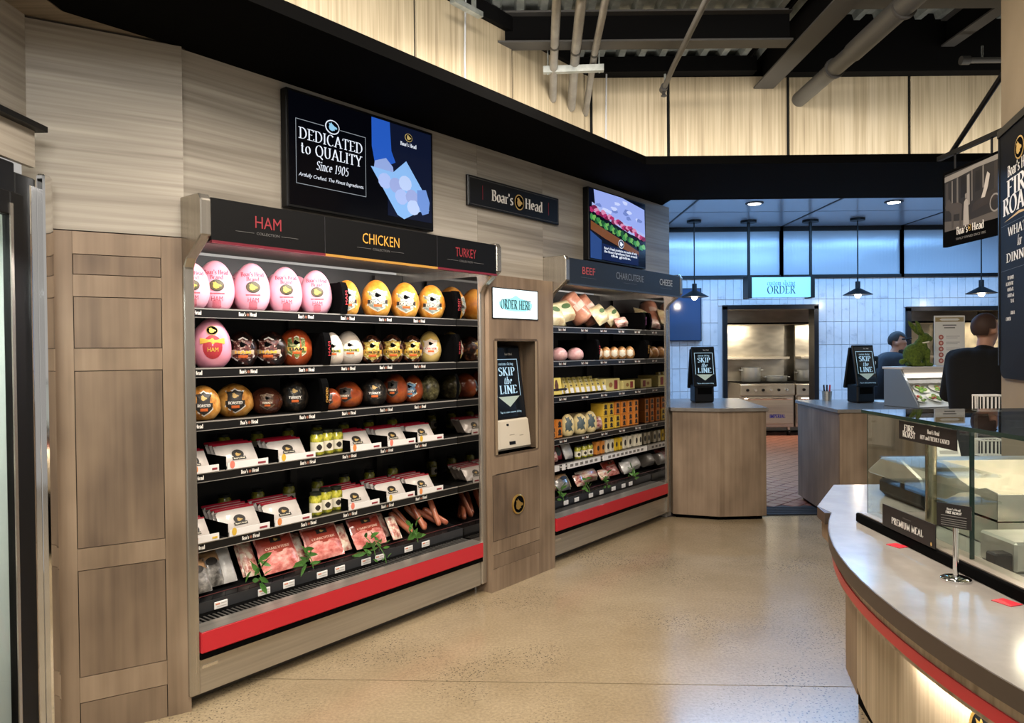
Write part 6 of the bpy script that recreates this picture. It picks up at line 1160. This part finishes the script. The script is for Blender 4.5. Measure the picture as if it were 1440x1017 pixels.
box('board', mat('sign_brown_black', hexc('1b1614'), .5), 0, w_, 0, .003, 0, h_, t2); text('FIRE', WHITE, t2, .055, h_*.66, .017, -.001, width=.05, weight=.22); text('ROAST', WHITE, t2, .055, h_*.32, .017, -.001, width=.065, weight=.22); text("Boar's Head", WHITE, t2, .175, h_*.68, .011, -.001, width=.055, weight=.22); text('HOT and FRESHLY CARVED', WHITE, t2, .18, h_*.34, .011, -.001, width=.135, weight=.2)
t2 = thing('meal_sign', 'black premium meal sign standing on the guard rail', 'sign', (gx-.002, 2.165, .931), -math.pi/2); w_, h_ = .27, .063
box('board', mat('sign_brown_black'), 0, w_, 0, .003, 0, h_, t2); text('PREMIUM MEAL', WHITE, t2, w_*.5, h_*.42, .019, -.001, width=w_*.6, weight=.2); box('faint_print', mat('print_faint', hexc('3f3a37'), .6), w_*.42, w_*.58, -.001, 0, h_*.70, h_*.75, t2); polymesh(OVAL, .004, .005, w_*.94, h_*.15, -.001).build('badge', GOLDP, t2); box('stand_foot', GLASS, 0, w_, .003, .03, 0, .003, t2)
p = pz(1350, 816, .9); t2 = thing('post_sign', 'small black notice plate on a chrome post in front of the glass guard', 'sign', (p.x-.01, p.y, .9005), -.95)
MB().lathe([(.033, 0), (.033, .004), (.028, .007), (.006, .009)], 28).build('base_disc', CHROME, t2, True); MB().tube([(0, 0, .006), (0, 0, .13)], .006, 14).build('post', CHROME, t2, True); box('plate', mat('sign_brown_black'), -.038, .038, -.01, -.007, .125, .18, t2)
text("Boar's Head", WHITE, t2, 0, .168, .005, -.0108, width=.03, weight=.22); text('FIRE ROAST', WHITE, t2, 0, .160, .006, -.0108, width=.035, weight=.24)
for k in range(5): box('print_line', mat('print_dim'), -.028, .028, -.0108, -.01, .151-k*.005-(0 if k == 0 else .002), .1525-k*.005-(0 if k == 0 else .002), t2)
box('lamp_strip', STEEL, .3, .85, -.3, -.26, .325, .343, g); area('guard_lamp', (1.66, 2.06, 1.222), (1.66, 2.06, 0), .5, .03, 5, (1, .86, .66))
# steel pans inside the guard
PANS = noisy('pan_steel', [(.3, 'b3aea2'), (.7, 'd0ccc0')], (5, 5, 5), .3, .65, 3, .03)
for k in range(2):
    z = .901+k*.076; t2 = thing('steel_pan', '%s of the two stacked steel drawer pans behind the guard glass' % ('lower', 'upper')[k], 'pan', (1.312, 2.0, z), 0, 'stacked steel pans'); h = .072
    sp = [(0, 0), (.30, 0), (.30, h+(.05 if k else 0)), (.24, h+(.045 if k else 0)), (.17, h+(.012 if k else 0)), (.10, h-.004 if k else h), (.05, h+(.01 if k else 0)), (0, h+(.004 if k else 0))]
    for q in (0, .455): MB().prism(sp, q, q+.004, 0).build('side_wall', PANS, t2)
    box('front_wall', PANS, .0, .459, -.002, .002, 0, h, t2); box('rear_wall', PANS, 0, .459, .296, .30, 0, sp[2][1], t2); box('floor_plate', PANS, 0, .459, 0, .3, 0, .003, t2); box('inner_side', PANS, .02, .024, .01, .29, .003, h-.004, t2)
    MB().tube([(.14, -.002, h*.55), (.14, -.03, h*.5), (.32, -.03, h*.5), (.32, -.002, h*.55)], .004, 8).build('handle', CHROME, t2, True)
t2 = thing('carving_station', 'carving warmer with rounded steel lid on a black body behind the pans', 'food warmer', (1.5, 2.62, .901)); 
MB().prism([(-.16, 0), (.16, 0), (.16, .075), (-.16, .075)], -.13, .42, 0).build('body', BLACK, t2, bevel=.02)
MB().prism([(-.19, .077), (.19, .077), (.19, .09), (.09, .15), (-.05, .16), (-.17, .115), (-.19, .09)], -.15, .44, 0).build('lid', PANS, t2, bevel=.006); MB().box(.3, .6, -.1, .12, .05, .06).build('side_tray', PANS, t2)
p = pz(1398, 803, .9); p.x += .02; t2 = tag(box('black_block', BLACK, -.03, .03, -.02, .02, 0, .045, None, .004, loc=(p.x, p.y, .901)), 'small black block on the counter inside the guard', 'block')
p = pz(1428, 808, .9); t2 = tag(box('steel_block', PANS, 0, .2, 0, .14, 0, .075, None, .006, loc=(p.x, p.y, .901)), 'low steel box at the right edge inside the guard', 'box')
p = pd(1340, 655, 3.2); t2 = thing('price_card_rack', 'tilted white card rack beyond the end of the glass guard', 'rack', (p.x, 3.2, 0), 0); MB().tube([(0, .08, 0), (0, .08, .95)], .02, 10).build('stand_post', BLACK, t2); MB().lathe([(.14, 0), (.14, .01)], 20, (0, .08, 0)).build('stand_base', BLACK, t2)
b_ = box('card_panel', WHITE, -.05, .05, 0, .008, 0, .16, t2, loc=(0, 0, .91), rot=(-.35, 0, 0)); [box('card_row', PG, -.04, .04, -.001, 0, .02+k*.03, .035+k*.03, b_) for k in range(4)]
# wire baskets by the column
for k, (px, py, lb) in enumerate(((1392, 578, 'white wire basket standing beside the man in black, above the guard glass'), (1392, 640, 'white wire basket below, seen through the guard glass'))):
    d_ = 4.3; p = pd(px, py, d_); t2 = thing('wire_basket', lb, 'basket', p, 0, 'wire baskets'); m = MB(); a, b, h = .07, .05, .09
    ww = MB(); 
    for q in range(7): x = -a+q*a/3; ww.tube([(x, -b, h), (x, -b, 0), (x, b, 0), (x, b, h)], .003, 5)
    for q in range(5): y = -b+q*b/2; ww.tube([(-a, y, h), (-a, y, 0), (a, y, 0), (a, y, h)], .003, 5)
    ww.build('wire_body', WHITE, t2); MB().tube([(-a, -b, h), (a, -b, h), (a, b, h), (-a, b, h), (-a, -b, h)], .005, 6).build('wire_rim', WHITE, t2)
    if k == 1: MB().tube([(0, 0, 0), (0, 0, -p.z)], .015, 8).build('stand_post', STEEL, t2); MB().tube([(0, 0, .09), (0, 0, .09+.001)], .015, 8)
    else: MB().tube([(0, .05, .002), (0, .13, -.02), (0, .13, -p.z)], .01, 8).build('stand_post', STEEL, t2)
# ================================================================== tidy
for key, (o, a, b) in PROTO.items():
    for q in [o]+list(o.children_recursive): bpy.data.objects.remove(q)
